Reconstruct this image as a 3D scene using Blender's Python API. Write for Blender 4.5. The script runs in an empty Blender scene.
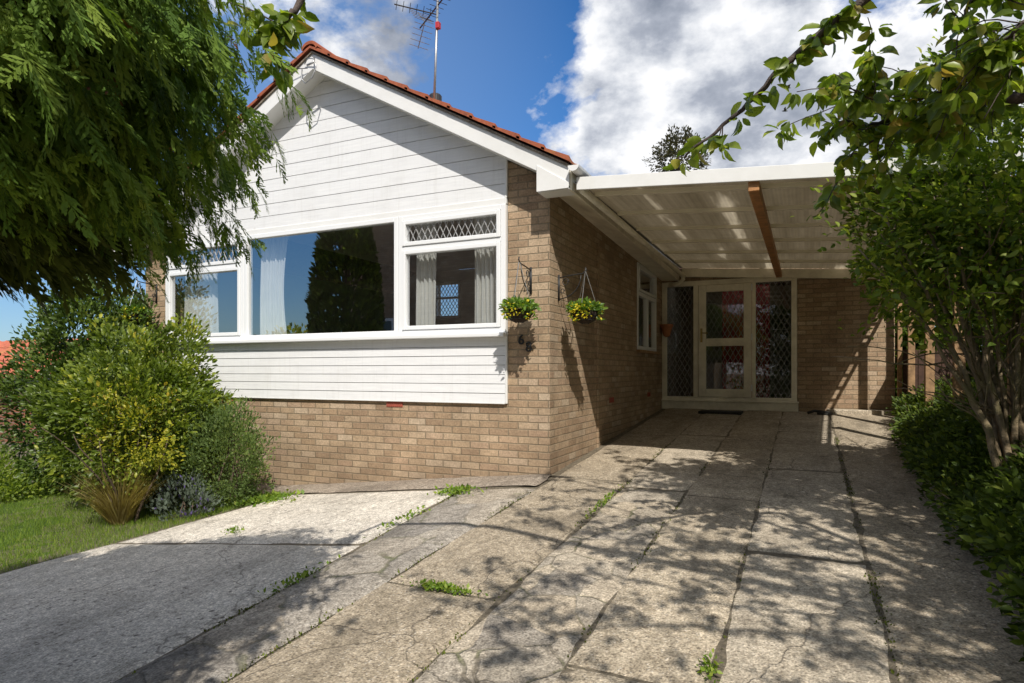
import bpy, math, random
import numpy as np
from mathutils import Vector
random.seed(7); R = np.random.RandomState(11)
S = bpy.context.scene; COL = S.collection
F = np.array([-.421, .907, 0.]); RT = np.array([.907, .421, 0.]); UP = np.array([0, 0, 1.])
EYE_Y = 371.0
def ray(px, py):                       # direction of a photo point, unit forward depth (used while surveying the place)
    return F + (px-512)/634*RT + (EYE_Y-py)/634*UP
def at(px, py, t): return ray(px, py)*t

# ------------------------------------------------------------------ ground height
def h(x, y):
    yy = np.clip(y, -8, 14)
    k = np.minimum(0, x+2.4)
    k = np.where(k < -3.6, -3.6+(k+3.6)*.35, k); k = np.maximum(k, -6)
    return -1.46+.07*yy+.11*k
def hf(x, y): return float(h(np.float64(x), np.float64(y)))

# ------------------------------------------------------------------ node helpers
class NT:
    def __init__(s, mat):
        s.t = mat.node_tree; s.n = s.t.nodes; s.l = s.t.links
    def new(s, typ, **kw):
        n = s.n.new(typ)
        for k, v in kw.items():
            if k == 'inp':
                for a, b in v.items():
                    if hasattr(b, 'is_linked') or isinstance(b, bpy.types.NodeSocket): s.l.new(b, n.inputs[a])
                    else: n.inputs[a].default_value = b
            else: setattr(n, k, v)
        return n
    def math(s, op, a, b=None, c=None, clamp=False):
        n = s.n.new('ShaderNodeMath'); n.operation = op; n.use_clamp = clamp
        for i, v in enumerate((a, b, c)):
            if v is None: continue
            if isinstance(v, bpy.types.NodeSocket): s.l.new(v, n.inputs[i])
            else: n.inputs[i].default_value = v
        return n.outputs[0]
    def noise(s, vec, scale, detail=4, rough=.55, dist=0):
        n = s.new('ShaderNodeTexNoise', inp={'Scale': scale, 'Detail': detail, 'Roughness': rough, 'Distortion': dist})
        if vec is not None: s.l.new(vec, n.inputs['Vector'])
        return n.outputs['Fac']
    def ramp(s, fac, stops, interp='LINEAR'):
        n = s.n.new('ShaderNodeValToRGB'); r = n.color_ramp; r.interpolation = interp
        while len(r.elements) < len(stops): r.elements.new(.5)
        for e, (p, c) in zip(r.elements, stops):
            e.position = p; e.color = (c, c, c, 1) if isinstance(c, (int, float)) else (*c, 1)
        s.l.new(fac, n.inputs[0]); return n.outputs[0]
    def mix(s, fac, a, b, mode='MIX'):
        n = s.n.new('ShaderNodeMix'); n.data_type = 'RGBA'; n.blend_type = mode
        for i, v in ((0, fac), (6, a), (7, b)):
            if isinstance(v, bpy.types.NodeSocket): s.l.new(v, n.inputs[i])
            elif i == 0: n.inputs[0].default_value = v
            else: n.inputs[i].default_value = (*v, 1) if len(v) == 3 else v
        return n.outputs[2]
    def bump(s, height, dist=.01, strength=1, normal=None):
        n = s.new('ShaderNodeBump', inp={'Strength': strength, 'Distance': dist, 'Height': height})
        if normal is not None: s.l.new(normal, n.inputs['Normal'])
        return n.outputs[0]
def mat(name):
    m = bpy.data.materials.new(name); m.use_nodes = True
    g = NT(m); b = g.n['Principled BSDF']
    return m, g, b
def simple(name, col, rough=.5, var=.12, scale=8, bump=0, metal=0, dirt=None):
    m, g, b = mat(name)
    tc = g.new('ShaderNodeTexCoord').outputs['Object']
    f = g.noise(tc, scale, 6)
    lo = tuple(c*(1-var) for c in col); hi = tuple(min(1, c*(1+var)) for c in col)
    c = g.ramp(f, [(.3, lo), (.7, hi)])
    if dirt:
        f2 = g.noise(tc, 2.3, 8, .7)
        c = g.mix(g.math('MULTIPLY', g.ramp(f2, [(.45, 0.), (.75, 1.)]), dirt[3]), c, dirt[:3])
    g.l.new(c, b.inputs['Base Color']); b.inputs['Roughness'].default_value = rough; b.inputs['Metallic'].default_value = metal
    if bump: g.l.new(g.bump(g.noise(tc, scale*6, 4), bump), b.inputs['Normal'])
    return m
def linked(g, b, sock, v): g.l.new(v, b.inputs[sock])

def brick_mat(name, palette, mortar, bw=.225, bh=.075, dark=1.0):
    m, g, b = mat(name)
    uv = g.new('ShaderNodeUVMap', uv_map='UVMap').outputs[0]
    obj = g.new('ShaderNodeTexCoord').outputs['Object']
    wob = g.new('ShaderNodeVectorMath', operation='SCALE', inp={0: g.new('ShaderNodeTexNoise', inp={'Vector': obj, 'Scale': 9., 'Detail': 3.}).outputs['Color'], 'Scale': .006})
    uvw = g.new('ShaderNodeVectorMath', operation='ADD', inp={0: uv, 1: wob.outputs[0]}).outputs[0]
    sp = g.new('ShaderNodeSeparateXYZ', inp={0: uvw})
    v = g.math('DIVIDE', sp.outputs[1], bh); row = g.math('FLOOR', v)
    u = g.math('ADD', g.math('DIVIDE', sp.outputs[0], bw), g.math('MULTIPLY', g.math('FLOORED_MODULO', row, 2.), .5))
    colm = g.math('FLOOR', u)
    fu = g.math('FRACT', u); fv = g.math('FRACT', v)
    du = g.math('MULTIPLY', g.math('MINIMUM', fu, g.math('SUBTRACT', 1., fu)), bw)
    dv = g.math('MULTIPLY', g.math('MINIMUM', fv, g.math('SUBTRACT', 1., fv)), bh)
    d = g.math('MINIMUM', du, dv)
    mr = g.new('ShaderNodeMapRange', inp={'Value': d, 'From Min': .0035, 'From Max': .0075})
    isb = mr.outputs[0]
    cell = g.new('ShaderNodeCombineXYZ', inp={0: colm, 1: row}).outputs[0]
    wn = g.new('ShaderNodeTexWhiteNoise', noise_dimensions='2D', inp={'Vector': cell})
    rc = g.ramp(wn.outputs['Value'], [(i/(len(palette)-1), c) for i, c in enumerate(palette)])
    n1 = g.noise(obj, 45, 6, .7); n2 = g.noise(obj, 1.3, 5, .6); n3 = g.noise(obj, 220, 2)
    rc = g.mix(.75, rc, g.ramp(n1, [(.25, .45), (.75, 1.6)]), 'MULTIPLY')
    mc = g.mix(.5, mortar, g.ramp(n3, [(.3, .6), (.7, 1.3)]), 'MULTIPLY')
    c = g.mix(isb, mc, rc)
    c = g.mix(.8, c, g.ramp(n2, [(.25, .62), (.7, 1.2)]), 'MULTIPLY')
    c = g.mix(.5, c, g.ramp(g.noise(obj, 7, 6, .75), [(.3, .6), (.7, 1.25)]), 'MULTIPLY')
    pz = g.new('ShaderNodeSeparateXYZ', inp={0: uv}).outputs[1]
    foot_dark = g.math('MULTIPLY', g.new('ShaderNodeMapRange', inp={'Value': g.math('ADD', pz, g.math('MULTIPLY', n2, .5)), 'From Min': -1.15, 'From Max': -.55, 'To Min': .4, 'To Max': 0.}).outputs[0], g.ramp(n1, [(.3, .5), (.7, 1.)]))
    c = g.mix(foot_dark, c, (.13,.10,.07))  # browner and darker towards the foot of the wall
    linked(g, b, 'Base Color', c); b.inputs['Roughness'].default_value = .9; b.inputs['Specular IOR Level'].default_value = .25
    hgt = g.math('ADD', isb, g.math('ADD', g.math('MULTIPLY', n1, .5), g.math('MULTIPLY', wn.outputs['Value'], .25)))
    linked(g, b, 'Normal', g.bump(hgt, .007, 1))
    return m
BR = brick_mat('tan_brick', [(.41,.295,.195), (.35,.245,.155), (.46,.345,.235), (.39,.275,.175), (.31,.215,.14), (.43,.315,.205), (.39,.27,.18), (.49,.385,.275)], (.31,.245,.165))
BRF = brick_mat('red_brick', [(.32,.11,.06), (.24,.08,.05), (.38,.15,.08), (.28,.12,.08)], (.33,.30,.26))

def concrete(name, base, light, dark, pebble=0.5, stain=.5, crazy=0, moss=.3, pit=0):
    m, g, b = mat(name)
    o = g.new('ShaderNodeTexCoord').outputs['Object']
    big = g.noise(o, .9, 6, .65, .4); mid = g.noise(o, 7, 8, .7); fine = g.noise(o, 90, 3, .6)
    vo = g.new('ShaderNodeTexVoronoi', inp={'Vector': o, 'Scale': 58., 'Randomness': 1.})
    peb = g.ramp(vo.outputs['Distance'], [(.0, 1.), (.45, 0.)])
    wn = g.new('ShaderNodeTexWhiteNoise', noise_dimensions='3D', inp={'Vector': vo.outputs['Color']}).outputs['Value']
    c = g.ramp(mid, [(.25, dark), (.5, base), (.78, light)])
    pc = g.ramp(wn, [(0, (.10,.08,.06)), (.3, (.30,.22,.15)), (.6, (.5,.42,.33)), (1, (.7,.64,.55))])
    c = g.mix(g.math('MULTIPLY', peb, pebble), c, pc)
    c = g.mix(stain, c, g.ramp(big, [(.28, .58), (.5, 1.0), (.72, 1.25)]), 'MULTIPLY')
    c = g.mix(.8, c, g.ramp(fine, [(.3, .35), (.7, 1.6)]), 'MULTIPLY')
    c = g.mix(.75, c, g.ramp(g.noise(o, 28, 5, .75), [(.3, .5), (.7, 1.45)]), 'MULTIPLY')
    mpp = g.new('ShaderNodeMapping', inp={'Vector': o, 'Scale': (2.2, .5, 1.)}).outputs[0]
    c = g.mix(g.math('MULTIPLY', g.ramp(g.noise(mpp, 1.7, 7, .7, .5), [(.50, 0.), (.66, 1.)]), .5), c, tuple(q*.42 for q in base))
    v9 = g.new('ShaderNodeTexVoronoi', inp={'Vector': o, 'Scale': 21., 'Randomness': 1.})
    c = g.mix(g.math('MULTIPLY', g.ramp(v9.outputs['Distance'], [(.10, 1.), (.17, 0.)]), .5), c, (.07,.055,.04))
    hgt = g.math('ADD', g.math('MULTIPLY', peb, .5*pebble+.1), g.math('ADD', g.math('MULTIPLY', mid, .9), g.math('MULTIPLY', fine, .5)))
    if pit:
        v2 = g.new('ShaderNodeTexVoronoi', inp={'Vector': o, 'Scale': 17., 'Randomness': 1.})
        pt = g.ramp(v2.outputs['Distance'], [(.13, 1.), (.24, 0.)])
        pt = g.math('MULTIPLY', pt, g.ramp(g.noise(o, 3, 3), [(.45, 0.), (.6, 1.)]))
        c = g.mix(g.math('MULTIPLY', pt, pit), c, (.07,.055,.045)); hgt = g.math('SUBTRACT', hgt, pt)
    if crazy:
        ov = g.new('ShaderNodeVectorMath', operation='ADD', inp={0: o, 1: g.new('ShaderNodeVectorMath', operation='SCALE', inp={0: g.new('ShaderNodeTexNoise', inp={'Vector': o, 'Scale': 5., 'Detail': 2.}).outputs['Color'], 'Scale': .10}).outputs[0]}).outputs[0]
        v3 = g.new('ShaderNodeTexVoronoi', feature='DISTANCE_TO_EDGE', inp={'Vector': ov, 'Scale': crazy, 'Randomness': .8})
        v4 = g.new('ShaderNodeTexVoronoi', inp={'Vector': ov, 'Scale': crazy, 'Randomness': .8})
        wv = g.new('ShaderNodeTexWhiteNoise', noise_dimensions='3D', inp={'Vector': v4.outputs['Color']}).outputs['Value']
        c = g.mix(.8, c, g.ramp(wv, [(0, (.62,.62,.64)), (.5, (.95,.93,.9)), (1, (1.2,1.12,1.0))]), 'MULTIPLY')
        jm = g.ramp(v3.outputs['Distance'], [(.010, 1.), (.028, 0.)])
        jc = g.ramp(g.noise(o, 6, 3), [(.45, (.13,.11,.08)), (.62, (.07,.09,.02))])
        jm = g.math('MULTIPLY', jm, g.ramp(g.noise(o, 2.6, 4, .7), [(.42, .05), (.6, 1.)]))
        c = g.mix(g.math('MULTIPLY', jm, .65), c, jc)
        hgt = g.math('SUBTRACT', hgt, jm)
    if moss:
        mm = g.ramp(g.noise(o, 2.2, 8, .75), [(.60, 0.), (.72, 1.)])
        c = g.mix(g.math('MULTIPLY', mm, moss), c, (.075,.07,.045))
    # hairline cracks
    ow = g.new('ShaderNodeVectorMath', operation='ADD', inp={0: o, 1: g.new('ShaderNodeVectorMath', operation='SCALE', inp={0: g.new('ShaderNodeTexNoise', inp={'Vector': o, 'Scale': 2.5, 'Detail': 6.}).outputs['Color'], 'Scale': .5}).outputs[0]}).outputs[0]
    v5 = g.new('ShaderNodeTexVoronoi', feature='DISTANCE_TO_EDGE', inp={'Vector': ow, 'Scale': .45})
    cr = g.math('MULTIPLY', g.ramp(v5.outputs['Distance'], [(.0008, 1.), (.003, 0.)]), .55)
    c = g.mix(cr, c, (.06,.05,.04)); hgt = g.math('SUBTRACT', hgt, cr)
    linked(g, b, 'Base Color', c); b.inputs['Roughness'].default_value = .92; b.inputs['Specular IOR Level'].default_value = .2
    linked(g, b, 'Normal', g.bump(hgt, .008, 1))
    return m
M = {}
M['slab'] = concrete('pale_slab', (.60,.55,.475), (.72,.665,.58), (.44,.395,.33), .3, .6, 0, .35, .8)
M['agg'] = concrete('aggregate_concrete', (.41,.345,.255), (.53,.455,.345), (.27,.225,.16), .9, .7, 0, .35)
M['agg2'] = concrete('dark_aggregate_concrete', (.36,.30,.22), (.47,.40,.30), (.24,.20,.14), .9, .7, 0, .5)
M['con'] = concrete('cast_concrete', (.43,.37,.285), (.55,.48,.38), (.30,.255,.195), .6, .7, 0, .4)
M['crazy'] = concrete('crazy_paving', (.40,.355,.29), (.51,.46,.38), (.28,.245,.20), .4, .6, 3.0, .3)
M['flag'] = concrete('worn_flagstone', (.34,.31,.27), (.47,.44,.39), (.19,.175,.15), .3, .8, 1.8, .55)
M['path'] = concrete('mortar_path', (.30,.25,.20), (.38,.33,.27), (.20,.165,.13), .4, .6, 0, .6)
M['soil'] = simple('soil', (.20,.165,.115), .95, .5, 30, .02)
M['white'] = simple('white_paint', (.80,.80,.79), .38, .025, 3, .0004, dirt=(.50,.48,.42,.22))
M['upvc'] = simple('white_upvc', (.82,.83,.84), .25, .01, 2)
M['cream'] = simple('cream_paint', (.88,.83,.69), .45, .08, 5, .0006, dirt=(.30,.25,.18,.5))
M['purlin'] = simple('white_purlin', (.85,.80,.66), .4, .05, 5)
M['beam'] = simple('brown_timber', (.42,.20,.075), .6, .3, 14, .002)
M['fence'] = simple('weathered_timber', (.33,.20,.10), .75, .35, 18, .003)
M['darkfence'] = simple('dark_timber', (.07,.035,.022), .8, .3, 14, .003)
M['lead'] = simple('lead_came', (.30,.30,.31), .5, .1, 20)
M['brass'] = simple('brass', (.45,.33,.14), .3, .1, 10, 0, 1)
M['iron'] = simple('black_iron', (.02,.02,.02), .5, .2, 10)
M['steel'] = simple('galvanised_steel', (.42,.42,.42), .4, .15, 20, 0, .8)
M['blackplastic'] = simple('black_plastic', (.03,.03,.032), .45, .1, 10)
M['red'] = simple('red_plastic', (.45,.03,.04), .5, .1, 10)
M['terra'] = simple('terracotta', (.42,.17,.08), .85, .2, 12, .002)
M['coir'] = simple('coir_liner', (.035,.022,.014), .95, .5, 40, .01)
M['curtain'] = simple('cream_curtain', (.90,.88,.82), .9, .06, 4)
M['redcurt'] = simple('maroon_curtain', (.50,.012,.045), .9, .2, 4)
M['inner'] = simple('interior_plaster', (.45,.41,.35), .9, .08, 2)
M['carpet'] = simple('interior_floor', (.12,.09,.07), .9, .2, 10)
M['mat'] = simple('coir_mat', (.03,.03,.028), .95, .5, 60, .004)
M['mossmat'] = simple('moss', (.10,.13,.02), .95, .5, 40, .01)

def board_mat():
    m, g, b = mat('white_shiplap')
    o = g.new('ShaderNodeTexCoord').outputs['Object']
    mp = g.new('ShaderNodeMapping', inp={'Vector': o, 'Scale': (1.2, 1., 22.)}).outputs[0]
    f = g.noise(mp, 2.2, 6, .6); f2 = g.noise(o, 1.1, 6, .7)
    vo = g.new('ShaderNodeTexVoronoi', inp={'Vector': o, 'Scale': 1.7})
    knot = g.ramp(vo.outputs['Distance'], [(.025, 1.), (.05, 0.)])
    c = g.ramp(f, [(.3, (.74,.745,.76)), (.7, (.83,.835,.84))])
    c = g.mix(g.math('MULTIPLY', g.ramp(f2, [(.5, 0.), (.8, 1.)]), .25), c, (.42,.40,.36))
    c = g.mix(g.math('MULTIPLY', knot, .25), c, (.45,.40,.33))
    mv = g.new('ShaderNodeMapping', inp={'Vector': o, 'Scale': (14., 1., .9)}).outputs[0]
    c = g.mix(g.math('MULTIPLY', g.ramp(g.noise(mv, 1.6, 6, .7), [(.52, 0.), (.75, 1.)]), .22), c, (.45,.43,.38))
    linked(g, b, 'Base Color', c); b.inputs['Roughness'].default_value = .5
    linked(g, b, 'Normal', g.bump(f, .0015, .8))
    return m
M['board'] = board_mat()

def tile_mat(name, c1, c2, c3):
    m, g, b = mat(name)
    o = g.new('ShaderNodeTexCoord').outputs['Object']
    uv = g.new('ShaderNodeUVMap', uv_map='UVMap').outputs[0]
    f = g.noise(o, 12, 8, .7); f2 = g.noise(o, 2.2, 5, .7); f3 = g.noise(o, 60, 3)
    c = g.ramp(f, [(.25, c1), (.55, c2), (.8, c3)])
    lich = g.ramp(f2, [(.56, 0.), (.68, 1.)])
    c = g.mix(g.math('MULTIPLY', lich, g.ramp(f3, [(.4, 0.), (.6, .8)])), c, (.33,.24,.05))
    c = g.mix(g.ramp(g.noise(o, 5, 6, .8), [(.55, 0.), (.75, .6)]), c, (.05,.035,.03))
    linked(g, b, 'Base Color', c); b.inputs['Roughness'].default_value = .85
    linked(g, b, 'Normal', g.bump(f, .006))
    return m
M['tile'] = tile_mat('red_roof_tile', (.20,.055,.03), (.36,.10,.045), (.46,.17,.08))

def glass_mat(name, refl, tint=(.75,.78,.80)):
    m, g, b = mat(name); g.n.remove(b)
    out = g.n['Material Output']
    tr = g.new('ShaderNodeBsdfTransparent', inp={'Color': (*tint, 1)})
    gl = g.new('ShaderNodeBsdfGlossy', inp={'Color': (1,1,1,1), 'Roughness': .012})
    o = g.new('ShaderNodeTexCoord').outputs['Object']
    g.l.new(g.bump(g.noise(o, 1.1, 1), .006, .5), gl.inputs['Normal'])
    fr = g.math('POWER', g.new('ShaderNodeLayerWeight', inp={'Blend': .5}).outputs['Facing'], 3.)
    fac = g.math('ADD', g.math('MULTIPLY', fr, .55), refl, clamp=True)
    mx = g.new('ShaderNodeMixShader', inp={0: fac, 1: tr.outputs[0], 2: gl.outputs[0]})
    g.l.new(mx.outputs[0], out.inputs[0]); return m
M['glass'] = glass_mat('window_glass', .34, (.8,.83,.85))
M['glassdoor'] = glass_mat('door_glass', .08, (.6,.62,.62))

def poly_mat():
    m, g, b = mat('bronze_polycarbonate'); g.n.remove(b); out = g.n['Material Output']
    o = g.new('ShaderNodeTexCoord').outputs['Object']
    mp = g.new('ShaderNodeMapping', inp={'Vector': o, 'Scale': (2.4, .25, 1.)}).outputs[0]
    st = g.noise(mp, 1.6, 3, .5); dt = g.noise(o, 9, 6, .7)
    c = g.ramp(st, [(.35, (.085,.066,.038)), (.58, (.12,.095,.058)), (.68, (.38,.32,.22))])
    c = g.mix(.4, c, g.ramp(dt, [(.3, .6), (.7, 1.15)]), 'MULTIPLY')
    wv = g.new('ShaderNodeTexWave', inp={'Vector': o, 'Scale': 9., 'Distortion': 0.}, bands_direction='X')
    c2 = g.mix(.2, c, g.ramp(wv.outputs['Fac'], [(0, .55), (1, 1.1)]), 'MULTIPLY')
    tl = g.new('ShaderNodeBsdfTranslucent', inp={'Color': c2})
    df = g.new('ShaderNodeBsdfPrincipled', inp={'Base Color': (.055,.045,.032,1), 'Roughness': .5, 'Specular IOR Level': .2})
    mx = g.new('ShaderNodeMixShader', inp={0: .35, 1: tl.outputs[0], 2: df.outputs[0]})
    g.l.new(mx.outputs[0], out.inputs[0]); return m
M['poly'] = poly_mat()
def opal():
    m, g, b = mat('added_opal_sheet'); g.n.remove(b)
    tl = g.new('ShaderNodeBsdfTranslucent', inp={'Color': (.6,.6,.58,1)}); g.l.new(tl.outputs[0], g.n['Material Output'].inputs[0]); return m
M['opal'] = opal()

def leaf_mat(name, stops, trans=.35, rough=.42, spec=.4):
    m, g, b = mat(name); out = g.n['Material Output']
    at_ = g.new('ShaderNodeAttribute', attribute_name='rnd').outputs['Fac']
    c = g.ramp(at_, stops)
    linked(g, b, 'Base Color', c); b.inputs['Roughness'].default_value = rough; b.inputs['Specular IOR Level'].default_value = spec
    tc = g.mix(1., c, (1.5,1.6,.6), 'MULTIPLY')
    tl = g.new('ShaderNodeBsdfTranslucent', inp={'Color': tc})
    mx = g.new('ShaderNodeMixShader', inp={0: trans, 1: b.outputs[0], 2: tl.outputs[0]})
    g.l.new(mx.outputs[0], out.inputs[0]); return m
L = {}
L['conifer'] = leaf_mat('conifer_spray', [(0, (.05,.10,.022)), (.4, (.14,.23,.042)), (.8, (.29,.38,.07)), (.97, (.42,.44,.10)), (1, (.30,.15,.05))], .3, .6, .15)
L['conin'] = leaf_mat('shaded_conifer_spray', [(0, (.03,.045,.01)), (1, (.11,.14,.025))], .1, .7, .1)  # darker copy of the spray, the crown's inner shade put into its colour
L['cherry'] = leaf_mat('cherry_leaf', [(0, (.09,.14,.018)), (.5, (.18,.25,.03)), (.85, (.32,.38,.05)), (1, (.30,.20,.06))], .5, .35, .5)
L['shrub'] = leaf_mat('shrub_leaf', [(0, (.08,.13,.022)), (.5, (.18,.25,.035)), (.9, (.33,.39,.06)), (1, (.42,.42,.08))], .45, .5, .25)
L['ivy'] = leaf_mat('groundcover_leaf', [(0, (.035,.06,.012)), (.5, (.085,.13,.022)), (.9, (.16,.22,.035)), (1, (.28,.32,.06))], .4, .5, .25)
L['bush'] = leaf_mat('evergreen_leaf', [(0, (.04,.07,.010)), (.5, (.12,.17,.02)), (.85, (.26,.31,.04)), (.95, (.42,.40,.05)), (1, (.50,.33,.05))], .35, .4, .4)
L['bushd'] = leaf_mat('dark_evergreen_leaf', [(0, (.03,.055,.012)), (.5, (.075,.12,.022)), (.9, (.16,.22,.035)), (1, (.26,.28,.05))], .3, .4, .4)
L['gold'] = leaf_mat('golden_leaf', [(0, (.12,.15,.015)), (.5, (.34,.34,.03)), (1, (.55,.45,.04))], .35, .4, .4)
L['grey'] = leaf_mat('greygreen_leaf', [(0, (.06,.10,.03)), (.6, (.13,.19,.055)), (1, (.24,.29,.08))], .3, .5, .3)
L['dry'] = leaf_mat('dry_grass', [(0, (.25,.19,.07)), (.6, (.42,.33,.14)), (1, (.55,.46,.24))], .3, .6, .2)
L['grass'] = leaf_mat('grass_blade', [(0, (.08,.15,.015)), (.6, (.17,.27,.03)), (1, (.30,.36,.06))], .35, .5, .3)
L['moss'] = leaf_mat('moss_leaf', [(0, (.06,.06,.02)), (.5, (.10,.12,.025)), (.9, (.15,.19,.03)), (1, (.2,.13,.06))], .2, .7, .1)
L['lav'] = leaf_mat('lavender', [(0, (.08,.11,.08)), (.8, (.14,.17,.13)), (.85, (.14,.10,.30)), (1, (.22,.17,.42))], .2, .6, .2)
L['yellow'] = leaf_mat('yellow_petal', [(0, (.6,.45,.02)), (1, (.8,.7,.06))], .3, .5, .2)
L['cone'] = leaf_mat('brown_cone', [(0, (.08,.04,.025)), (1, (.22,.13,.09))], 0, .7, .2)
M['bark'] = simple('bark', (.12,.085,.06), .9, .45, 25, .01)
M['barkm'] = simple('mossy_bark', (.20,.15,.09), .9, .4, 12, .01, dirt=(.13,.14,.03,.8))
M['barkd'] = simple('dark_cherry_bark', (.075,.055,.048), .8, .4, 20, .006)

# ------------------------------------------------------------------ object helpers
ORG = {}
def tag(o, label=None, cat=None, group=None, kind=None):
    if label: o['label'] = label
    if cat: o['category'] = cat
    if group: o['group'] = group
    if kind: o['kind'] = kind
    return o
def thing(name, loc, label, cat, group=None):
    o = bpy.data.objects.new(name, None); COL.objects.link(o); o.location = loc; o.empty_display_size = .2
    ORG[o.name] = np.array(loc, float)
    return tag(o, label, cat, group)
def finish(me, name, m, parent, uv=True, smooth=False, origin=None):
    me.materials.append(m)
    if smooth: me.polygons.foreach_set('use_smooth', [True]*len(me.polygons))
    o = bpy.data.objects.new(name, me); COL.objects.link(o)
    if parent is not None: o.parent = parent; ORG[o.name] = ORG[parent.name]
    else: ORG[o.name] = np.zeros(3) if origin is None else np.array(origin, float); o.location = ORG[o.name]
    return o
def boxuv(me, org):
    uvl = me.uv_layers.new(name='UVMap')
    n = len(me.vertices); co = np.empty(n*3); me.vertices.foreach_get('co', co); co = co.reshape(-1, 3)+org
    out = np.empty((len(me.loops), 2))
    for p in me.polygons:
        nx, ny, nz = abs(p.normal.x), abs(p.normal.y), abs(p.normal.z)
        s = p.loop_start; e = s+p.loop_total
        idx = list(p.vertices)
        c = co[idx]
        if ny >= nx and ny >= nz: out[s:e] = c[:, [0, 2]]
        elif nx >= nz: out[s:e, 0] = c[:, 1]+.0935; out[s:e, 1] = c[:, 2]
        else: out[s:e] = c[:, [0, 1]]
    uvl.data.foreach_set('uv', out.ravel())
class MB:
    def __init__(s): s.v = []; s.f = []
    def poly(s, pts, faces):
        k = len(s.v); s.v += [tuple(map(float, p)) for p in pts]; s.f += [[k+i for i in f] for f in faces]; return s
    def box(s, x0, x1, y0, y1, z0, z1):
        return s.poly([(x0,y0,z0),(x1,y0,z0),(x1,y1,z0),(x0,y1,z0),(x0,y0,z1),(x1,y0,z1),(x1,y1,z1),(x0,y1,z1)],
                      [(0,3,2,1),(4,5,6,7),(0,1,5,4),(1,2,6,5),(2,3,7,6),(3,0,4,7)])
    def prism_y(s, xz, y0, y1):        # polygon in xz (counter-clockwise seen from -Y), extruded along y
        n = len(xz)
        pts = [(x, y0, z) for x, z in xz]+[(x, y1, z) for x, z in xz]
        return s.poly(pts, [list(range(n)), list(range(2*n-1, n-1, -1))]+[(i, i+n, (i+1) % n+n, (i+1) % n) for i in range(n)])
    def bar(s, a, b, w, d=None):       # rectangular bar between points
        a = np.array(a, float); b = np.array(b, float); d = d or w
        t = b-a; t /= np.linalg.norm(t); r = np.array([0, 0, 1.]) if abs(t[2]) < .9 else np.array([0, 1., 0])
        x = np.cross(t, r); x /= np.linalg.norm(x); y = np.cross(x, t)
        P = []
        for q in (a, b):
            for sx, sy in ((-1,-1),(1,-1),(1,1),(-1,1)): P.append(q+x*sx*w/2+y*sy*d/2)
        return s.poly(P, [(0,3,2,1),(4,5,6,7),(0,1,5,4),(1,2,6,5),(2,3,7,6),(3,0,4,7)])
    def tube(s, path, rad, n=8, cap=True):
        path = [np.array(p, float) for p in path]
        if np.isscalar(rad): rad = [rad]*len(path)
        k = len(s.v); prev = None
        for i, p in enumerate(path):
            t = path[min(i+1, len(path)-1)]-path[max(i-1, 0)]; t = t/(np.linalg.norm(t)+1e-9)
            if prev is None:
                a = np.array([0, 0, 1.]) if abs(t[2]) < .9 else np.array([1., 0, 0]); x = np.cross(a, t)
            else: x = prev-t*np.dot(prev, t)
            x /= np.linalg.norm(x)+1e-9; prev = x; y = np.cross(t, x)
            for j in range(n):
                an = 2*math.pi*j/n; s.v.append(tuple(p+rad[i]*(math.cos(an)*x+math.sin(an)*y)))
        for i in range(len(path)-1):
            for j in range(n):
                s.f.append([k+i*n+j, k+i*n+(j+1) % n, k+(i+1)*n+(j+1) % n, k+(i+1)*n+j])
        if cap: s.f.append([k+j for j in range(n)][::-1]); s.f.append([k+(len(path)-1)*n+j for j in range(n)])
        return s
    def lathe(s, c, prof, n=20):
        k = len(s.v)
        for r, z in prof:
            for j in range(n):
                a = 2*math.pi*j/n; s.v.append((c[0]+r*math.cos(a), c[1]+r*math.sin(a), c[2]+z))
        for i in range(len(prof)-1):
            for j in range(n): s.f.append([k+i*n+j, k+i*n+(j+1) % n, k+(i+1)*n+(j+1) % n, k+(i+1)*n+j])
        return s
    def build(s, name, m, parent=None, bevel=0, smooth=False, uv=True, origin=None, label=None, cat=None, group=None, kind=None):
        org = ORG[parent.name] if parent is not None else (np.zeros(3) if origin is None else np.array(origin, float))
        me = bpy.data.meshes.new(name)
        me.from_pydata([tuple(np.array(v)-org) for v in s.v], [], s.f); me.update()
        if uv: boxuv(me, org)
        o = finish(me, name, m, parent, smooth=smooth, origin=origin)
        if bevel:
            b = o.modifiers.new('bevel', 'BEVEL'); b.width = bevel; b.segments = 2; b.limit_method = 'ANGLE'
        return tag(o, label, cat, group, kind)

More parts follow.
